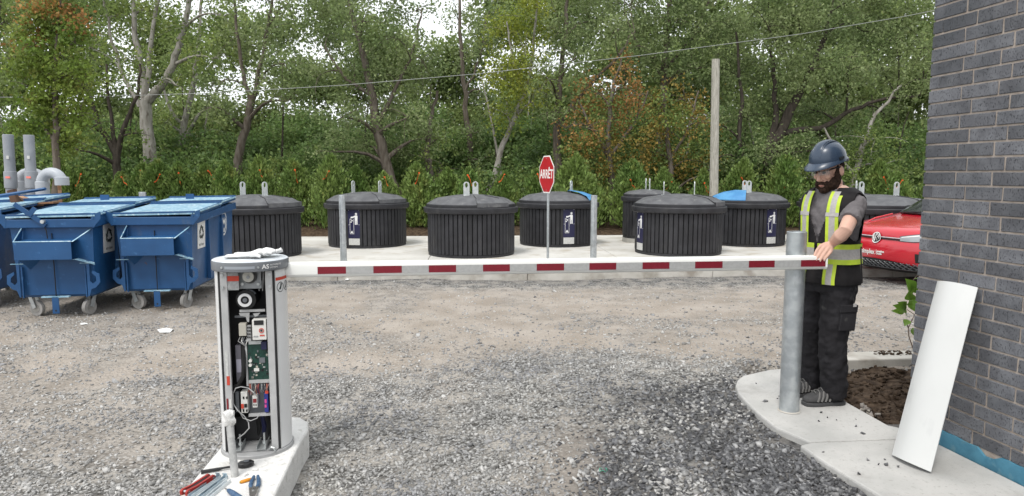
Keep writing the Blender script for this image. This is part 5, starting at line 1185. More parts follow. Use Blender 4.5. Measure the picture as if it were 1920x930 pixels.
fp = pbuild(flatbox(pk0 + Vector((0, -.010, .07)), .125, .05, .012), 'pocket_flap', trou, person, smooth=False); q = fp.modifiers.new('b', 'BEVEL'); q.width = .005; q.segments = 2
pbuild(flatbox(pk0 + Vector((.035, -.016, .095)), .022, .022, .004), 'pocket_tag', silver, person, smooth=False)
# shirt
s2 = MB(); s2.loft([tring(z, .010) for z in (.90, 1.0, 1.1, 1.2, 1.3, 1.37, 1.42, 1.455, 1.478)])
for S_, E_ in ((SH_L, EL_L), (SH_R, EL_R)):
    s2.ell(tuple(S_), (.064, .064, .064)); s2.tube([S_, S_.lerp(E_, .3), S_.lerp(E_, .62)], [.066, .066, .067], 18)
pbuild(s2, 'tee_shirt', shirt, person, vox=.008, sm=3, disp=.022, dscale=.045)
nk = [loc(.072 * math.cos(a), .004 + .066 * math.sin(a), 1.483 + .012 * math.sin(a)) for a in np.linspace(0, 6.283, 25)]
pbuild(MB().tube(nk, .007, 8), 'collar', shirt, person)
# vest shell
VO = .024
def vgrid():
    n, zz = 240, list(np.arange(.845, 1.486, .0055)); V = []; F_ = []
    for z in zz:
        rx_, ry_, cy_ = tsec(z); fl = .018 * (1 - sst(z, .85, 1.0)); o = VO + float(fl)
        for k in range(n):
            a = 2 * math.pi * k / n; c, s_ = math.cos(a), math.sin(a); w_ = .004 * math.sin(a * 9 + z * 7) * (1 - float(sst(z, 1.0, 1.3)))
            V.append(TM @ Vector(((rx_ + o + w_) * math.copysign(abs(c) ** (2 / PE), c), cy_ + (ry_ + o + w_) * math.copysign(abs(s_) ** (2 / PE), s_), z)))
    for i_ in range(len(zz) - 1):
        z = zz[i_]
        for k in range(n):
            a = 2 * math.pi * (k + .5) / n; c, s_ = math.cos(a), math.sin(a); rx_ = tsec(z)[0]; x_ = (rx_ + VO) * math.copysign(abs(c) ** (2 / PE), c)
            if s_ < 0 and z > 1.10 and abs(x_) < .085 * float(sst(z, 1.08, 1.42)) + .002: continue
            if abs(s_) < .62 * math.sqrt(max(0, 1 - ((z - 1.29) / .155) ** 2)): continue
            F_.append((i_ * n + k, i_ * n + (k + 1) % n, (i_ + 1) * n + (k + 1) % n, (i_ + 1) * n + k))
    return MB().add(V, F_)
vest = pbuild(vgrid(), 'vest', vestm, person, solid=.004)
def vz(z): return VO + .018 * (1 - float(sst(z, .85, 1.0))) + .012
def vstrip(name, x0, x1, z0, z1, front, m_, off=0, nz=30):
    rg = []
    for i_ in range(nz + 1):
        z = z0 + (z1 - z0) * i_ / nz; rg.append([tsurf(x0 + (x1 - x0) * j / 3, z, vz(z) + off, front) for j in range(4)])
    o = pbuild(MB().loft(rg, False, False), name, m_, vest); o.location = (0, 0, 0); return o
for s_ in (-1, 1):
    for fr in (True, False):
        for nm, a, b, m_ in (('lime_tape', .062, .082, lime), ('silver_tape', .082, .118, silver), ('lime_tape', .118, .138, lime)):
            vstrip(nm, s_ * a, s_ * b, .848, 1.436 if b > .12 else 1.462, fr, m_)
def vband(name, z0, z1, m_, off):
    n = 80; rg = []
    for k in range(n + 1):
        a = -math.pi / 2 + .03 + (2 * math.pi - .06) * k / n; c, s_ = math.cos(a), math.sin(a); r2 = []
        for z in (z0, (z0 + z1) / 2, z1):
            rx_, ry_, cy_ = tsec(z); o = vz(z) + off; r2.append(TM @ Vector(((rx_ + o) * math.copysign(abs(c) ** (2 / PE), c), cy_ + (ry_ + o) * math.copysign(abs(s_) ** (2 / PE), s_), z)))
        rg.append(r2)
    return pbuild(MB().loft(rg, False, False), name, m_, vest)
vband('lime_tape', .985, 1.018, lime, .003); vband('silver_tape', 1.018, 1.085, silver, .003); vband('lime_tape', 1.085, 1.118, lime, .003)
for s_ in (-1, 1):      # pale patches on the shoulders and dark side seams
    vstrip('shoulder_patch', s_ * .06, s_ * .14, 1.30, 1.325, True, silver, .003, 3)
sd_ = [TM @ Vector(((tsec(z)[0] + vz(z) + .008), .03, z)) for z in np.arange(.86, 1.13, .03)]; pbuild(MB().tube(sd_, .004, 5), 'side_seam', vestm, vest)
# shoes
def shoe_(an, yaw, par):
    L_ = .295; X_ = Matrix.Translation((an.x, an.y, ZS)) @ Matrix.Rotation(yaw, 4, 'Z') @ Matrix.Translation((0, -.085, 0))
    def rg(y, w_, z0, z1, n=14): return [X_ @ Vector((w_ * math.cos(2 * math.pi * k / n), y, z0 + (z1 - z0) * (.5 + .5 * math.sin(2 * math.pi * k / n)))) for k in range(n)]
    secs = [(-.128, .022, .02, .045), (-.118, .040, .014, .062), (-.08, .050, .012, .078), (-.03, .050, .012, .092), (.02, .044, .012, .118), (.07, .042, .012, .135), (.115, .040, .012, .135), (.145, .034, .014, .12), (.155, .02, .02, .10)]
    up = pbuild(MB().loft([rg(*q) for q in secs]), 'shoe', shoe, par)
    so = [[X_ @ Vector((w_ * s_, y, z)) for s_, z in ((-1, .0), (1, .0), (1.02, .026), (-1.02, .026))] for y, w_ in ((-.136, .018), (-.125, .040), (-.08, .054), (-.03, .053), (.03, .045), (.08, .046), (.13, .044), (.155, .034), (.165, .02))]
    q = pbuild(MB().loft(so), 'shoe_sole', sole, up); q.location = (0, 0, 0); bv = q.modifiers.new('b', 'BEVEL'); bv.width = .005; bv.segments = 2
    for s_ in (-1, 1):
        for k in range(4):
            y_ = -.045 + .028 * k; pbuild(MB().tube([X_ @ Vector((s_ * .052, y_ - .012, .035)), X_ @ Vector((s_ * .050, y_, .066)), X_ @ Vector((s_ * .030, y_ + .012, .096 + .006 * k))], [(.007, .003)] * 3, 6), 'strap', strapm, up)
    for k in range(5): pbuild(MB().tube([X_ @ Vector((-.026, -.058 + .024 * k, .088 + .009 * k)), X_ @ Vector((0, -.055 + .024 * k, .097 + .010 * k)), X_ @ Vector((.026, -.058 + .024 * k, .088 + .009 * k))], .0035, 6), 'lace', strapm, up)
shoe_(AN_L + Vector((.0, .0, 0)), R(-84), person); shoe_(AN_R + Vector((.0, 0, 0)), R(-70), person)
# beard, hair, glasses
bd = MB(); hell(bd, (0, -.062, -.098), (.048, .040, .036)); hell(bd, (0, -.085, -.100), (.034, .026, .028)); hell(bd, (0, -.094, -.052), (.036, .016, .009)); hell(bd, (0, -.045, -.112), (.045, .045, .025))
for s_ in (-1, 1): hell(bd, (s_ * .052, -.036, -.072), (.022, .045, .046)); hell(bd, (s_ * .068, -.008, -.035), (.013, .026, .055)); hell(bd, (s_ * .036, -.085, -.068), (.018, .018, .030)); hell(bd, (s_ * .071, .0, .012), (.010, .018, .035))
pbuild(bd, 'beard', hair, person, vox=.004, sm=2, disp=.006, dscale=.012)
hr = MB(); hell(hr, (0, .035, .02), (.081, .078, .075)); pbuild(hr, 'hair', hair, person, smooth=True)
pbuild(MB().tube([hd_(-.017, -.098, -.066), hd_(0, -.1035, -.067), hd_(.017, -.098, -.066)], [.0045, .006, .0045], 8), 'lips', mat('lip', (.40, .17, .14), .5), person)
gs = MB()
for s_ in (-1, 1):
    rg = [[hd_(s_ * x_, y_, .008), hd_(s_ * x_, y_ - .003, .024), hd_(s_ * x_, y_, .038)] for x_, y_ in ((.008, -.114), (.03, -.112), (.055, -.098), (.068, -.075))]
    gl_ = pbuild(MB().loft(rg, False, False), 'glasses_lens', lens, person, solid=.0015)
    pbuild(MB().tube([hd_(s_ * .066, -.08, .036), hd_(s_ * .080, -.03, .034), hd_(s_ * .082, .03, .02)], [(.002, .005)] * 3, 6), 'glasses_temple', helmb, person)
    pbuild(MB().ell((s_ * .032, -.089, .02), (.014, .010, .008), 10, 8, HM), 'eye', mat('eye_dark', (.05, .035, .03), .3), person)
pbuild(MB().tube([hd_(x_, y_, .038) for x_, y_ in ((-.068, -.076), (-.05, -.1), (0, -.115), (.05, -.1), (.068, -.076))], .002, 6), 'glasses_bridge', helmb, person)
# hard hat
HH = HM @ Matrix.Translation((0, .008, .062)) @ Matrix.Rotation(R(-6), 4, 'X')
def hring(rx_, ry_, z, n=36, dy=0): return [HH @ Vector((rx_ * math.cos(2 * math.pi * k / n), dy + ry_ * math.sin(2 * math.pi * k / n), z)) for k in range(n)]
dome = [hring(.107 * math.cos(a) ** .8 if a < 1.5 else .004, .132 * math.cos(a) ** .8 if a < 1.5 else .004, .012 + .122 * math.sin(a)) for a in np.linspace(0, 1.5, 12)]
hl = pbuild(MB().loft([hring(.104, .129, .0)] + dome), 'hard_hat', helm, person)
# brim: narrow all round, longer peak in front (local -y)
def brim(n=48):
    o = []; i_ = []
    for k in range(n):
        a = 2 * math.pi * k / n; c, s_ = math.cos(a), math.sin(a); ex = .010 + (.045 * max(0, -s_) ** 1.5); dz = -.018 * max(0, -s_) ** 1.5
        o.append((((.107 + ex * .6) * c, (.132 + ex) * s_, dz - .002))); i_.append((.104 * c, .128 * s_, .012))
    rg = [[HH @ Vector((x, y, z + .007)) for x, y, z in i_], [HH @ Vector((x, y, z + .006)) for x, y, z in o], [HH @ Vector((x, y, z - .002)) for x, y, z in o], [HH @ Vector((x * .995, y * .995, z - .014)) for x, y, z in i_]]
    return MB().loft(rg, False)
pbuild(brim(), 'brim', helm, hl)
for x_ in (-.035, .035): pbuild(MB().tube([HH @ Vector((x_, .135 * math.cos(a) ** .9 * (1 if i < 6 else -1) if False else y_, z_)) for i, (a, y_, z_) in enumerate([(0, .132 * math.cos(t) * .93, .016 + .122 * math.sin(t) * .985) for t in np.linspace(.25, math.pi - .35, 14)])], [(.005, .004)] * 14, 6), 'ridge', helm, hl)
pbuild(MB().tube([HH @ Vector((0, .132 * math.cos(t) * .92, .018 + .124 * math.sin(t))) for t in np.linspace(.3, math.pi - .4, 14)], [(.028, .006)] * 14, 10), 'crown_ridge', helm, hl)
for s_ in (-1, 1): pbuild(MB().box((s_ * .108, -.004, .026), (.010, .042, .016), X=HH), 'accessory_slot', helmb, hl)
pbuild(MB().tube([HH @ Vector((.112 * math.cos(a), .142 * math.sin(a), .002 - .012 * math.sin(a))) for a in np.linspace(.35, math.pi - .35, 14)], [(.004, .010)] * 14, 6), 'suspension_band', helmb, hl)
# ---------------------------------------------------------------- trees and hedge
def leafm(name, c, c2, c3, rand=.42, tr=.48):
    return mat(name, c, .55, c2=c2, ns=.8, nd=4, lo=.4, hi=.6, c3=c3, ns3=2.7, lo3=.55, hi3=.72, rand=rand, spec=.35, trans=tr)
LG = leafm('leaf_mid_green', (0.152, 0.220, 0.062), (0.232, 0.302, 0.086), (0.322, 0.345, 0.100))
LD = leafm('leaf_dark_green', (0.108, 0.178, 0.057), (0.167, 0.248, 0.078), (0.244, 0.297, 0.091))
LP = leafm('leaf_poplar', (0.159, 0.218, 0.085), (0.244, 0.300, 0.127), (0.356, 0.408, 0.199))
LY = leafm('leaf_yellow_green', (0.231, 0.291, 0.046), (0.308, 0.331, 0.054), (0.169, 0.243, 0.054))
LF = leafm('leaf_fresh_green', (0.146, 0.226, 0.040), (0.205, 0.266, 0.053), (0.263, 0.253, 0.067))
LO = leafm('leaf_orange', (0.323, 0.161, 0.054), (0.404, 0.234, 0.076), (0.229, 0.190, 0.067))
LM = leafm('leaf_mustard', (0.263, 0.215, 0.052), (0.337, 0.230, 0.058), (0.176, 0.192, 0.052))
LC = leafm('cedar_green', (0.124, 0.204, 0.049), (0.177, 0.252, 0.065), (0.250, 0.284, 0.077), rand=.35, tr=.25)
LS = leafm('distant_leaf', (0.185, 0.249, 0.091), (0.249, 0.316, 0.112), (0.326, 0.362, 0.152), rand=.35)
bark = mat('bark', (.095, .078, .062), .95, c2=(.15, .13, .108), ns=5, nd=7, stretch=(3, 3, .7), bump=.012, bs=16, spec=.1)
barkp = mat('pale_bark', (.26, .245, .215), .9, c2=(.36, .34, .31), ns=4, nd=7, stretch=(2, 2, .7), c3=(.15, .13, .11), ns3=5, lo3=.52, hi3=.68, bump=.008, bs=16, spec=.1)
barkd = mat('dark_bark', (.045, .038, .032), .95, c2=(.075, .063, .052), ns=5, nd=6, stretch=(3, 3, .7), bump=.01, bs=16, spec=.1)
TR = np.random.default_rng(77)
def leaf_mesh(name, P, s, m, up=.0, asp=.31):
    n = len(P); d = TR.normal(0, 1, (n, 3)); d[:, 2] = d[:, 2] * (1 - abs(up)) + up * 1.6; d /= np.linalg.norm(d, axis=1)[:, None] + 1e-9
    q = TR.normal(0, 1, (n, 3)); a = np.cross(d, q); a /= np.linalg.norm(a, axis=1)[:, None] + 1e-9; nn = np.cross(d, a)
    s = (s * TR.uniform(.65, 1.35, n))[:, None]
    V = np.stack([P - d * s * .5, P + a * s * asp + nn * s * .10, P + d * s * .5, P - a * s * asp + nn * s * .10], 1).reshape(-1, 3)
    return np_mesh(name, V, np.arange(4 * n).reshape(-1, 4), m)
def clump_points(blobs, dens, per, spread, shell=.42):
    out = []; dens = dens * 15; per = int(per * 1.5); spread = spread * .75
    for c, r in blobs:
        vol = 4.19 * r[0] * r[1] * r[2]; k = max(3, int(dens * vol))
        u = TR.normal(0, 1, (k, 3)); u /= np.linalg.norm(u, axis=1)[:, None]; u *= (TR.random(k) ** shell)[:, None]
        cc = np.array(c) + u * np.array(r)
        pp = np.repeat(cc, per, 0) + TR.normal(0, spread, (k * per, 3)) * np.array((1, 1, .75)); out.append(pp)
    return np.concatenate(out)
def limb(mb, p0, p1, r0, r1, n=6, w=.06):
    d = p1 - p0; L = d.length; pts = []; rr = []
    off = [Vector(TR.normal(0, w * L, 3)) for _ in range(3)]
    for k in range(6):
        t = k / 5; b = off[0] * (t * (1 - t) ** 2 * 3) + off[1] * (t * t * (1 - t) * 3); b.z += .10 * L * math.sin(math.pi * t)
        pts.append(p0 + d * t + b); rr.append(r0 + (r1 - r0) * t)
    mb.tube(pts, rr, n, False); return pts
def tree(name, label, D, stems, blobs, lm, bm=None, dens=1.5, per=24, lsize=.085, spread=.24, twigs=5, extra=None, group='trees behind the bin pad', cat='tree', depth=1.0):
    base = at(stems[0][0][0], stems[0][0][1], D); root = thing(name, label, cat, (base.x, D, .1), 0, group); O = Vector((base.x, D, .1)); bm = bm or bark
    tb = MB(); nodes = []
    for si, st in enumerate(stems):
        pts = [at(x, y, D + (dd if (dd := (q[0] if q else 0)) else 0)) for x, y, r_, *q in st]; rs = [q[2] for q in st]
        P_ = [Vector(pts[0].to_tuple()) - Vector((0, 0, .5 if si == 0 else 0))]; R_ = [rs[0] * (1.25 if si == 0 else 1)]
        for k in range(len(pts) - 1):
            for j in range(1, 5):
                t = j / 4; wob = Vector(TR.normal(0, .025, 3)) if j < 4 else Vector((0, 0, 0)); P_.append(pts[k].lerp(pts[k + 1], t) + wob); R_.append(rs[k] + (rs[k + 1] - rs[k]) * t)
        tb.tube([p - O for p in P_], R_, 9); nodes += [(p, r_) for p, r_ in zip(P_[2:], R_[2:])]
    bl = []
    for b_ in blobs:
        px, py, rx, ry = b_[:4]; dd = b_[4] if len(b_) > 4 else TR.uniform(-1, 1) * depth
        c = at(px, py, D + dd); sc = (D + dd) / FPX; bl.append((c, (rx * sc, max(rx, ry) * sc * .8, ry * sc)))
        cand = [q for q in nodes if q[0].z < c.z + .2] or nodes
        q = min(cand, key=lambda q: (q[0] - c).length + .5 * max(0, q[0].z - c.z + .5))
        if (q[0] - c).length > .3:
            pts = limb(tb, q[0] - O, c - O, max(.018, q[1] * .55), .014)
        for k in range(twigs):
            e = c + Vector([TR.normal(0, .55) * v for v in bl[-1][1]]); limb(tb, c - O, e - O, .013, .004, 4)
    tb.build('trunk', bm, root, True, ang=60)
    P = clump_points([(np.array(c - O), r_) for c, r_ in bl], dens, per, spread)
    obj('crown', leaf_mesh('crown', P, np.full(len(P), lsize), lm), root)
    if extra:
        for em, eb, ed in extra:
            b2 = [(np.array(at(px, py, D + dd) - O), (rx * D / FPX, rx * D / FPX * .7, ry * D / FPX)) for px, py, rx, ry, dd in eb]
            P = clump_points(b2, ed, per, spread); obj('coloured_foliage', leaf_mesh('coloured_foliage', P, np.full(len(P), lsize), em), root)
    return root
# --- the row of trees seen behind the bins, left to right (trunk runs and crown masses)
tree('young_tree', 'slim fresh green tree with rusty top behind the grey pipes', 15.5, [[(106, 420, .085), (106, 300, .075), (104, 180, .055), (108, 60, .03), (112, -40, .012)]],
     [(70, 130, 50, 40), (130, 140, 50, 42), (95, 190, 62, 40), (150, 215, 42, 34), (60, 235, 45, 30), (120, 265, 40, 26), (95, 60, 50, 42), (140, 80, 36, 36), (60, 90, 34, 34)], LF, dens=4.5, per=22, lsize=.085, spread=.17, depth=.5,
     extra=[(LO, [(45, 75, 30, 26, 0), (110, 10, 46, 36, 0), (70, 30, 36, 30, 0), (130, -40, 40, 30, 0), (150, 40, 24, 26, -.3)], 2.4), (LG, [(100, 20, 60, 50, .2), (60, 60, 40, 40, .2), (130, -30, 50, 40, .2)], 2.2)])
tree('forked_tree', 'big tree with pale straight stem and dark leaning limb left of centre', 22, [[(287, 330, .20), (276, 250, .19), (272, 188, .18)], [(272, 190, .13), (262, 120, .10), (252, 60, .08), (248, -60, .05)], [(276, 190, .15), (310, 150, .12), (335, 90, .10), (352, 20, .08), (362, -80, .05)], [(272, 180, .09), (282, 90, .07), (300, -20, .05)], [(262, 200, .07), (230, 140, .055), (205, 60, .045), (190, -40, .03)]],
     [(215, 30, 60, 45), (280, 20, 55, 40), (350, 55, 60, 50), (400, 110, 55, 45), (240, 110, 48, 36), (310, -40, 70, 40), (200, -50, 70, 45), (390, -30, 60, 45), (170, 90, 40, 40), (330, 160, 40, 30), (420, 30, 40, 40)], LG, barkp, dens=.72, per=24, lsize=.095)
tree('dark_stemmed_tree', 'low tree with several dark slanting stems behind the left dumpsters', 20.5, [[(222, 330, .12), (218, 290, .11)], [(218, 290, .09), (185, 235, .07), (165, 170, .05), (150, 100, .03)], [(220, 290, .09), (232, 240, .07), (258, 180, .045), (262, 120, .03)], [(218, 290, .07), (208, 210, .05), (200, 120, .03)]],
     [(150, 160, 50, 36), (205, 150, 42, 30), (170, 240, 40, 26), (255, 250, 36, 26), (140, 280, 50, 30)], LG, barkd, dens=.8, per=22)
tree('leaning_tree', 'tree with a single leaning brown trunk behind the second dumpster', 20.5, [[(437, 372, .15), (450, 280, .125), (468, 205, .11), (474, 180, .10)], [(472, 190, .075), (492, 110, .055), (505, 30, .04), (515, -60, .02)], [(470, 195, .075), (452, 120, .055), (442, 40, .04), (440, -40, .02)]],
     [(445, 70, 48, 44), (500, 60, 50, 50), (530, 120, 50, 40), (420, 150, 42, 38), (490, 150, 45, 34), (470, -20, 60, 40), (545, 10, 46, 46), (400, 200, 42, 30), (540, 190, 45, 32)], LP, dens=.85, per=24, lsize=.09)
tree('slender_tree', 'thin grey tree between the forked tree and the leaning tree', 24, [[(338, 330, .12), (342, 250, .11), (360, 170, .09), (372, 80, .06), (380, -40, .04)], [(345, 240, .07), (320, 205, .05), (300, 150, .03)], [(345, 260, .06), (385, 200, .04), (420, 150, .025)]],
     [(350, 110, 50, 40), (390, 180, 40, 34), (310, 230, 46, 30), (375, 250, 44, 30), (330, 290, 50, 26), (400, 290, 46, 24)], LG, barkp, dens=.8, per=22)
tree('broad_poplar', 'broad leafy tree with a leaning trunk above the signed left bin', 19.8, [[(748, 380, .17), (722, 300, .15), (708, 240, .135), (695, 165, .11), (680, 100, .09), (655, 10, .06), (640, -90, .03)], [(706, 235, .07), (735, 180, .055), (770, 110, .04), (790, 30, .03)], [(698, 180, .06), (650, 150, .045), (610, 90, .03)]],
     [(620, 60, 55, 50), (680, 40, 60, 50), (740, 70, 60, 50), (790, 110, 48, 44), (600, 140, 55, 42), (665, 130, 62, 45), (740, 150, 60, 42), (700, 210, 66, 38), (640, 220, 58, 36), (765, 220, 56, 36), (690, 275, 60, 30), (745, 285, 55, 28), (620, 285, 50, 28), (700, -40, 80, 50), (600, -20, 60, 50), (780, 20, 45, 45), (800, 260, 40, 34)], LP, dens=1.0, per=26, lsize=.085)
tree('bent_tree', 'short trunk curving up behind the bin left of the stop sign', 20.2, [[(817, 375, .11), (806, 320, .10), (800, 285, .085), (805, 230, .06), (820, 170, .04)]],
     [(800, 300, 36, 22), (835, 260, 40, 30), (790, 250, 40, 30), (830, 320, 34, 18)], LG, dens=1.0, per=22)
tree('yellowing_tree', 'light yellow green tree with a slanting pale trunk near the photo\'s middle', 21, [[(915, 370, .10), (935, 300, .09), (958, 235, .075), (985, 180, .06), (1000, 100, .045), (1010, -30, .02)], [(950, 250, .05), (975, 210, .04), (1000, 190, .025)], [(985, 180, .04), (960, 110, .03), (950, 40, .02)]],
     [(955, 60, 45, 50), (1000, 40, 46, 46), (985, 110, 52, 46), (945, 150, 46, 42), (1000, 170, 46, 38), (950, 215, 40, 32), (980, -20, 60, 40)], LY, barkp, dens=1.35, per=24, lsize=.085)
tree('ragged_poplar', 'ragged thin poplar left of the yellowing tree with sky showing through', 24, [[(888, 370, .12), (880, 250, .10), (868, 150, .08), (862, 60, .06), (860, -80, .03)], [(872, 170, .05), (900, 110, .035), (918, 20, .02)]],
     [(860, 40, 40, 40), (905, 80, 42, 45), (870, 110, 34, 34), (900, 170, 36, 34), (915, 30, 40, 40), (890, 250, 40, 30), (900, -40, 50, 40), (850, 300, 44, 26), (900, 300, 40, 28)], LP, bark, dens=.62, per=22, lsize=.095)
tree('straight_tree', 'straight dark trunk rising behind the stop sign', 20.6, [[(1050, 385, .13), (1046, 300, .12), (1044, 235, .11), (1050, 150, .08), (1062, 40, .06), (1070, -60, .03)], [(1046, 240, .06), (1100, 165, .05), (1160, 105, .04), (1190, 60, .03)]],
     [(1050, 60, 54, 50), (1110, 40, 56, 48), (1080, 110, 52, 42), (1030, 150, 40, 40), (1150, 60, 50, 46), (1040, 210, 36, 28), (1090, -30, 80, 45), (1180, 10, 50, 45)], LP, dens=1.1, per=24, lsize=.085)
tree('autumn_tree', 'rust and orange autumn tree right of the stop sign', 19.6, [[(1150, 400, .10), (1146, 320, .09), (1140, 240, .07), (1150, 160, .045), (1165, 110, .02)], [(1146, 300, .06), (1110, 240, .045), (1085, 190, .025)], [(1145, 290, .055), (1190, 230, .04), (1215, 170, .02)]],
     [(1075, 205, 38, 34), (1120, 175, 40, 34), (1165, 165, 40, 36), (1200, 180, 36, 34), (1100, 240, 42, 30), (1150, 225, 46, 34), (1175, 130, 34, 24), (1060, 240, 28, 24)], LO, dens=.85, per=24, lsize=.085, depth=.7,
     extra=[(LM, [(1130, 280, 50, 30, 0), (1190, 260, 46, 32, -.2), (1080, 290, 40, 26, 0), (1170, 310, 50, 26, -.3), (1110, 320, 46, 24, 0)], .9), (LG, [(1150, 230, 70, 60, .2), (1100, 290, 60, 50, .1), (1090, 200, 50, 40, .4)], .7)])
tree('mustard_tree', 'mustard and green tree left of the wooden pole', 20, [[(1262, 400, .09), (1258, 320, .08), (1250, 240, .06), (1240, 160, .03)], [(1258, 300, .05), (1290, 240, .035), (1310, 170, .02)]],
     [(1240, 200, 40, 34), (1285, 190, 44, 36), (1310, 230, 36, 36), (1260, 250, 50, 34), (1230, 290, 44, 30), (1290, 300, 50, 34), (1260, 340, 54, 24), (1320, 330, 36, 26)], LM, dens=.8, per=24, lsize=.085, depth=.7,
     extra=[(LG, [(1270, 230, 60, 50, .5), (1250, 300, 60, 40, .5), (1300, 270, 40, 40, .1), (1250, 210, 50, 40, -.2)], 1.0)])
tree('upper_poplar', 'tall grey green poplar rising above the autumn trees', 22.5, [[(1235, 400, .15), (1238, 280, .14), (1245, 160, .12), (1250, 60, .09), (1255, -80, .05)], [(1245, 150, .06), (1200, 90, .045), (1170, 20, .03)], [(1247, 130, .06), (1300, 70, .045), (1330, 0, .03)]],
     [(1200, 50, 56, 48), (1260, 40, 60, 50), (1320, 60, 56, 50), (1230, 110, 60, 40), (1300, 120, 56, 42), (1180, -20, 60, 50), (1290, -40, 70, 50), (1340, 130, 44, 42)], LP, dens=.85, per=26, lsize=.095)
tree('great_willow', 'huge dense tree with dark leaning trunks filling the right side', 20.8, [[(1405, 400, .22), (1430, 310, .20), (1462, 250, .17), (1490, 190, .13), (1530, 110, .09), (1560, 20, .05)], [(1410, 340, .14), (1440, 280, .12), (1455, 220, .09), (1450, 140, .06), (1440, 40, .04)], [(1470, 250, .10), (1540, 240, .08), (1600, 205, .06), (1660, 185, .045), (1725, 178, .03)], [(1400, 340, .09), (1385, 260, .07), (1390, 170, .05), (1380, 60, .03)]],
     [(1380, 60, 55, 50), (1440, 50, 60, 50), (1500, 45, 60, 46), (1560, 55, 60, 48), (1620, 60, 60, 48), (1680, 70, 56, 46), (1730, 90, 46, 46), (1380, 140, 55, 46), (1450, 130, 60, 46), (1520, 130, 62, 46), (1590, 135, 60, 44), (1655, 130, 56, 42), (1715, 150, 46, 36), (1395, 220, 50, 42), (1460, 205, 55, 40), (1530, 210, 56, 38), (1600, 215, 50, 34), (1660, 215, 40, 26), (1380, 290, 44, 34), (1500, 280, 50, 32), (1440, 290, 50, 34), (1560, 280, 44, 34), (1440, -30, 90, 50), (1580, -30, 100, 50), (1700, -10, 80, 50), (1800, 60, 60, 60), (1340, 230, 30, 40), (1340, 300, 34, 36)], LP, barkd, dens=.95, per=28, lsize=.085)
tree('right_tree', 'greyish tree with a pale slanting trunk behind the worker', 20.4, [[(1585, 400, .10), (1600, 330, .09), (1625, 260, .07), (1640, 215, .05), (1690, 160, .03)], [(1600, 330, .06), (1570, 290, .05), (1545, 240, .03)]],
     [(1640, 260, 46, 34), (1600, 300, 46, 32), (1560, 330, 44, 26), (1650, 310, 44, 28), (1520, 330, 40, 28), (1480, 330, 40, 26)], LG, barkp, dens=1.2, per=24)
tree('far_round_tree', 'rounded bluish green tree far off beside the brick wall', 40, [[(1700, 340, .2), (1702, 280, .16), (1705, 240, .1)]], [(1690, 255, 30, 24), (1730, 245, 30, 26), (1715, 280, 36, 24), (1680, 285, 26, 20), (1760, 260, 30, 30)], LD, dens=1.1, per=24, lsize=.13, spread=.35)
tree('golden_bush_tree', 'yellowish bushy tree low beside the brick wall', 25, [[(1700, 390, .08), (1700, 330, .06), (1705, 290, .04)]], [(1690, 300, 26, 22), (1715, 290, 24, 22), (1700, 330, 36, 24), (1735, 320, 26, 28), (1670, 335, 24, 20)], LM, dens=1.5, per=24, lsize=.09, extra=[(LF, [(1700, 340, 44, 26, 0), (1730, 360, 30, 18, -1)], 2.0)])
tree('left_edge_tree', 'leafy tree at the very left edge behind the pipes', 21, [[(-30, 400, .13), (-25, 250, .11), (-10, 120, .08), (0, 0, .05)]], [(10, 40, 50, 46), (-40, 80, 60, 60), (30, 110, 46, 40), (0, 180, 50, 40), (20, 250, 44, 30), (-60, 200, 60, 60), (-20, -40, 70, 50), (30, 300, 44, 26), (-40, 300, 50, 36)], LG, dens=.95, per=24, lsize=.09)

# --- shaded thicket and farther wood, one mass each
def mass(name, label, lm, spec, dens, per, ls, spread):
    bl = []
    for x0, x1, step, y0, y1, D0, D1, rx, ry in spec:
        x = x0
        while x < x1:
            D = TR.uniform(D0, D1); c = at(x + TR.uniform(-20, 20), TR.uniform(y0, y1), D); sc = D / FPX; bl.append((np.array(c), (rx * sc * TR.uniform(.7, 1.3), 1.2, ry * sc * TR.uniform(.7, 1.3)))); x += step
    P = clump_points(bl, dens, per, spread); P = P[P[:, 2] > .1]; tag(obj(name, leaf_mesh(name, P, np.full(len(P), ls), lm)), label, 'foliage', kind='stuff')
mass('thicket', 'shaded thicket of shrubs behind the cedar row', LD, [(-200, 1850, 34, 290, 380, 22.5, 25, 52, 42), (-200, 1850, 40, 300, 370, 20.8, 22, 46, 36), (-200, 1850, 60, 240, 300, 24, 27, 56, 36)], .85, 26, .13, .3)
mass('far_wood', 'farther wood seen between the nearer trees', LS, [(-300, 2000, 50, 230, 330, 30, 38, 56, 46), (-300, 1900, 60, 110, 240, 30, 38, 54, 46), (-300, 560, 75, -20, 120, 30, 36, 50, 50), (860, 1900, 50, -20, 120, 30, 36, 56, 50), (640, 780, 50, 20, 140, 30, 36, 50, 46), (1000, 1800, 45, 100, 240, 27, 30, 54, 46)], .42, 26, .20, .5)
mass('shrub_row', 'light green shrubs growing between the cedars', LG, [(-150, 1800, 70, 325, 375, 20.2, 21.2, 34, 30)], 1.0, 24, .085, .22)
def where(px):
    marks = [(40, 'beside the grey pipes'), (200, 'behind the middle dumpster'), (380, 'behind the dumpster with two stickers'), (470, 'behind the bin next to the dumpsters'), (620, 'right of the bin next to the dumpsters'), (790, 'behind the signed bin at the left bollard'), (960, 'behind the unsigned middle bin'), (1120, 'behind the bin at the stop sign'), (1255, 'behind the small narrow bin'), (1345, 'left of the wooden pole'), (1440, 'right of the wooden pole'), (1600, 'left of the worker'), (1760, 'behind the red car'), (9999, 'hidden by the brick wall')]
    return next(t for x, t in marks if px < x)
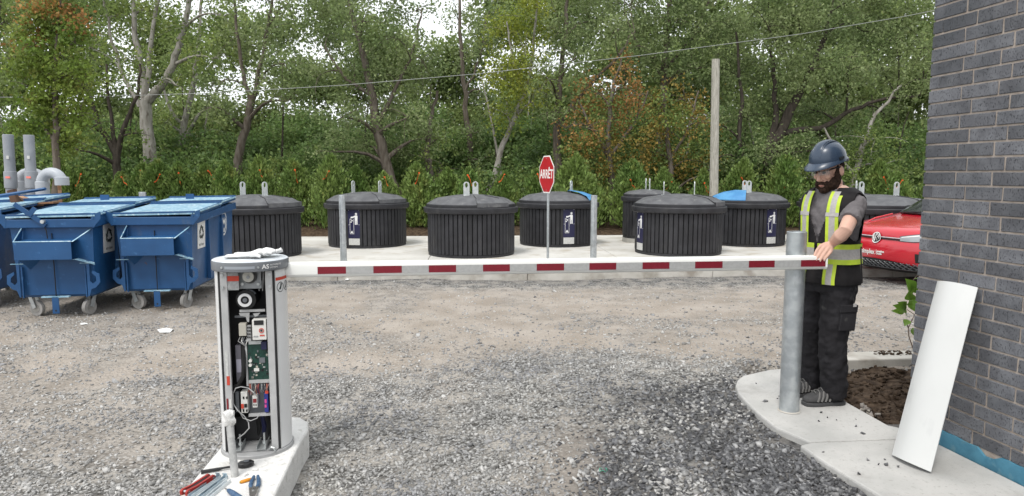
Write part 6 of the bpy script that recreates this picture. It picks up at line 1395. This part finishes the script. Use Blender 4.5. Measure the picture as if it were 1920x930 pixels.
# thin bare stems in the thicket
for k in range(26):
    x = TR.uniform(0, 1720); D = TR.uniform(21.5, 27); lean = TR.normal(0, 26); y1 = TR.uniform(120, 230)
    b_ = at(x, 370, D); t_ = at(x + lean, y1, D); mb = MB(); limb(mb, Vector((0, 0, -b_.z)), t_ - Vector((b_.x, b_.y, 0)) - Vector((0, 0, b_.z)) * 1.0, TR.uniform(.035, .06), .015, 6, .04)
    seen_s = globals().setdefault('seen_s', {}); key = ('pale' if k % 3 == 0 else 'dark', where(x)); seen_s[key] = seen_s.get(key, 0) + 1
    tag(mb.build('bare_stem', barkd if k % 3 else barkp, None, True, loc=(b_.x, b_.y, b_.z)), f'thin bare {key[0]} stem {key[1]}, ' + ['first', 'second', 'third', 'fourth', 'fifth', 'sixth', 'seventh', 'eighth'][seen_s[key] - 1] + ' there', 'tree stem', 'thin bare stems in the thicket')

# --- young cedar hedge with orange ribbons
def cedar_mesh(k):
    g = np.random.default_rng(200 + k); n = 5200; z = g.random(n) ** .8; ph = g.uniform(0, 6.283, n)
    prof = np.interp(z, [0, .06, .25, .5, .75, .92, 1], [.22, .30, .36, .31, .22, .11, .03]) * (1 + .34 * np.sin(ph * 3 + z * 9 + k) * np.sin(z * 14 + 2 * k + ph) + .24 * np.sin(ph * 7 - z * 17 + k)) * g.uniform(.7, 1.3, n)
    r = prof * (g.random(n) ** .45); P = np.stack([r * np.cos(ph) + .06 * np.sin(z * 5 + k), r * np.sin(ph), z * 1.0 + .03 + g.normal(0, .02, n)], -1)
    d = np.stack([np.cos(ph) * .55, np.sin(ph) * .55, np.full(n, .9)], -1) + g.normal(0, .35, (n, 3)); d /= np.linalg.norm(d, axis=1)[:, None]
    q = g.normal(0, 1, (n, 3)); a = np.cross(d, q); a /= np.linalg.norm(a, axis=1)[:, None]; nn = np.cross(d, a); s = (g.uniform(.035, .075, n))[:, None]
    V = np.stack([P - d * s * .5, P + a * s * .26 + nn * s * .06, P + d * s * .6, P - a * s * .26 + nn * s * .06], 1).reshape(-1, 3)
    return np_mesh('foliage', V, np.arange(4 * n).reshape(-1, 4), LC)
cm = [cedar_mesh(k) for k in range(7)]
ctr = MB().tube([(0, 0, -.05), (0, 0, .9)], [.02, .006], 6).mesh('stem', bark)
ribm = mat('orange_ribbon', (.80, .13, .025), .6, c2=(.70, .09, .02), ns=9)
ribs = []
for k in range(3):
    g = random.Random(k); pts = [(0.0 + .05 * j * (1 if k != 1 else -1) + g.uniform(-.01, .01), -.02 * j, -.055 * j + .035 * math.sin(j * 1.3 + k)) for j in range(6)]
    mb = MB(); rg = [[(x, y, z - .017), (x, y - .003, z + .017)] for x, y, z in pts]; mb.loft(rg, False, False); mb.tube([(.03 * math.cos(a), .03 * math.sin(a), .02) for a in np.linspace(0, 6.283, 11)], [(.004, .02)] * 11, 6); ribs.append(mb.mesh('ribbon', ribm, True))
rx = [(118, 318, 0), (152, 322, 1), (228, 327, 1), (262, 318, 1), (300, 322, 1), (335, 325, 1), (388, 320, 1), (425, 335, 0), (487, 320, 1), (552, 318, 1), (617, 322, 1), (668, 335, 0), (720, 335, 1), (785, 325, 1), (838, 330, 0), (878, 328, 1), (946, 325, 1), (1005, 330, 1), (1085, 320, 0), (1105, 335, 1), (1182, 333, 1), (1240, 335, 0), (1260, 340, 1), (1320, 342, 1), (1390, 330, 1), (1475, 325, 1), (1545, 330, 0), (1655, 330, 1), (1690, 335, 1), (1740, 340, 0), (1800, 335, 0), (60, 330, 0), (10, 335, 0), (-50, 330, 0)]
rp = {152: (152, 328), 228: (228, 333), 262: (264, 322), 335: (335, 326), 388: (390, 321), 300: (300, 328), 487: (487, 320), 552: (553, 320), 617: (617, 322), 720: (721, 333), 785: (786, 326), 878: (877, 330), 946: (946, 328), 1005: (1008, 328), 1105: (1102, 328), 1182: (1182, 338), 1260: (1259, 342), 1320: (1321, 345), 1390: (1390, 334), 1475: (1474, 332), 1655: (1657, 334), 1690: (1692, 339)}
seen = {}
for i, (px, top, rib) in enumerate(rx):
    D = 18.7 + .35 * math.sin(i * 2.4); p = at(px, top - 14 + TR.uniform(-14, 16), D); zg = .2; h = p.z - zg; wv = where(px)
    seen[wv] = seen.get(wv, 0) + 1; od = ['first', 'second', 'third', 'fourth', 'fifth', 'sixth'][seen[wv] - 1]
    t = thing('cedar_shrub', f'young cedar {wv}, {od} from left' if px > -60 and px < 1760 else 'young green cedar at the end of the hedge row', 'cedar', (p.x, D, zg), TR.uniform(0, 6.28), 'young cedars planted in a row behind the bins')
    sx = TR.uniform(1.1, 1.4) * h / 1.9 * 1.15
    obj('foliage', cm[i % 7], t, sc=(sx * 1.15, sx * 1.15, h)); obj('stem', ctr, t, sc=(1, 1, h))
    if rib:
        q = at(*rp[px], D - .30); r_ = obj('ribbon', ribs[i % 3], None, q, (0, 0, TR.uniform(-.8, .8)), (.62, .62, .8 + .4 * (i % 2))); tag(r_, f'orange ribbon on {od} cedar {wv}', 'ribbon', 'orange ribbons tied to the cedars')
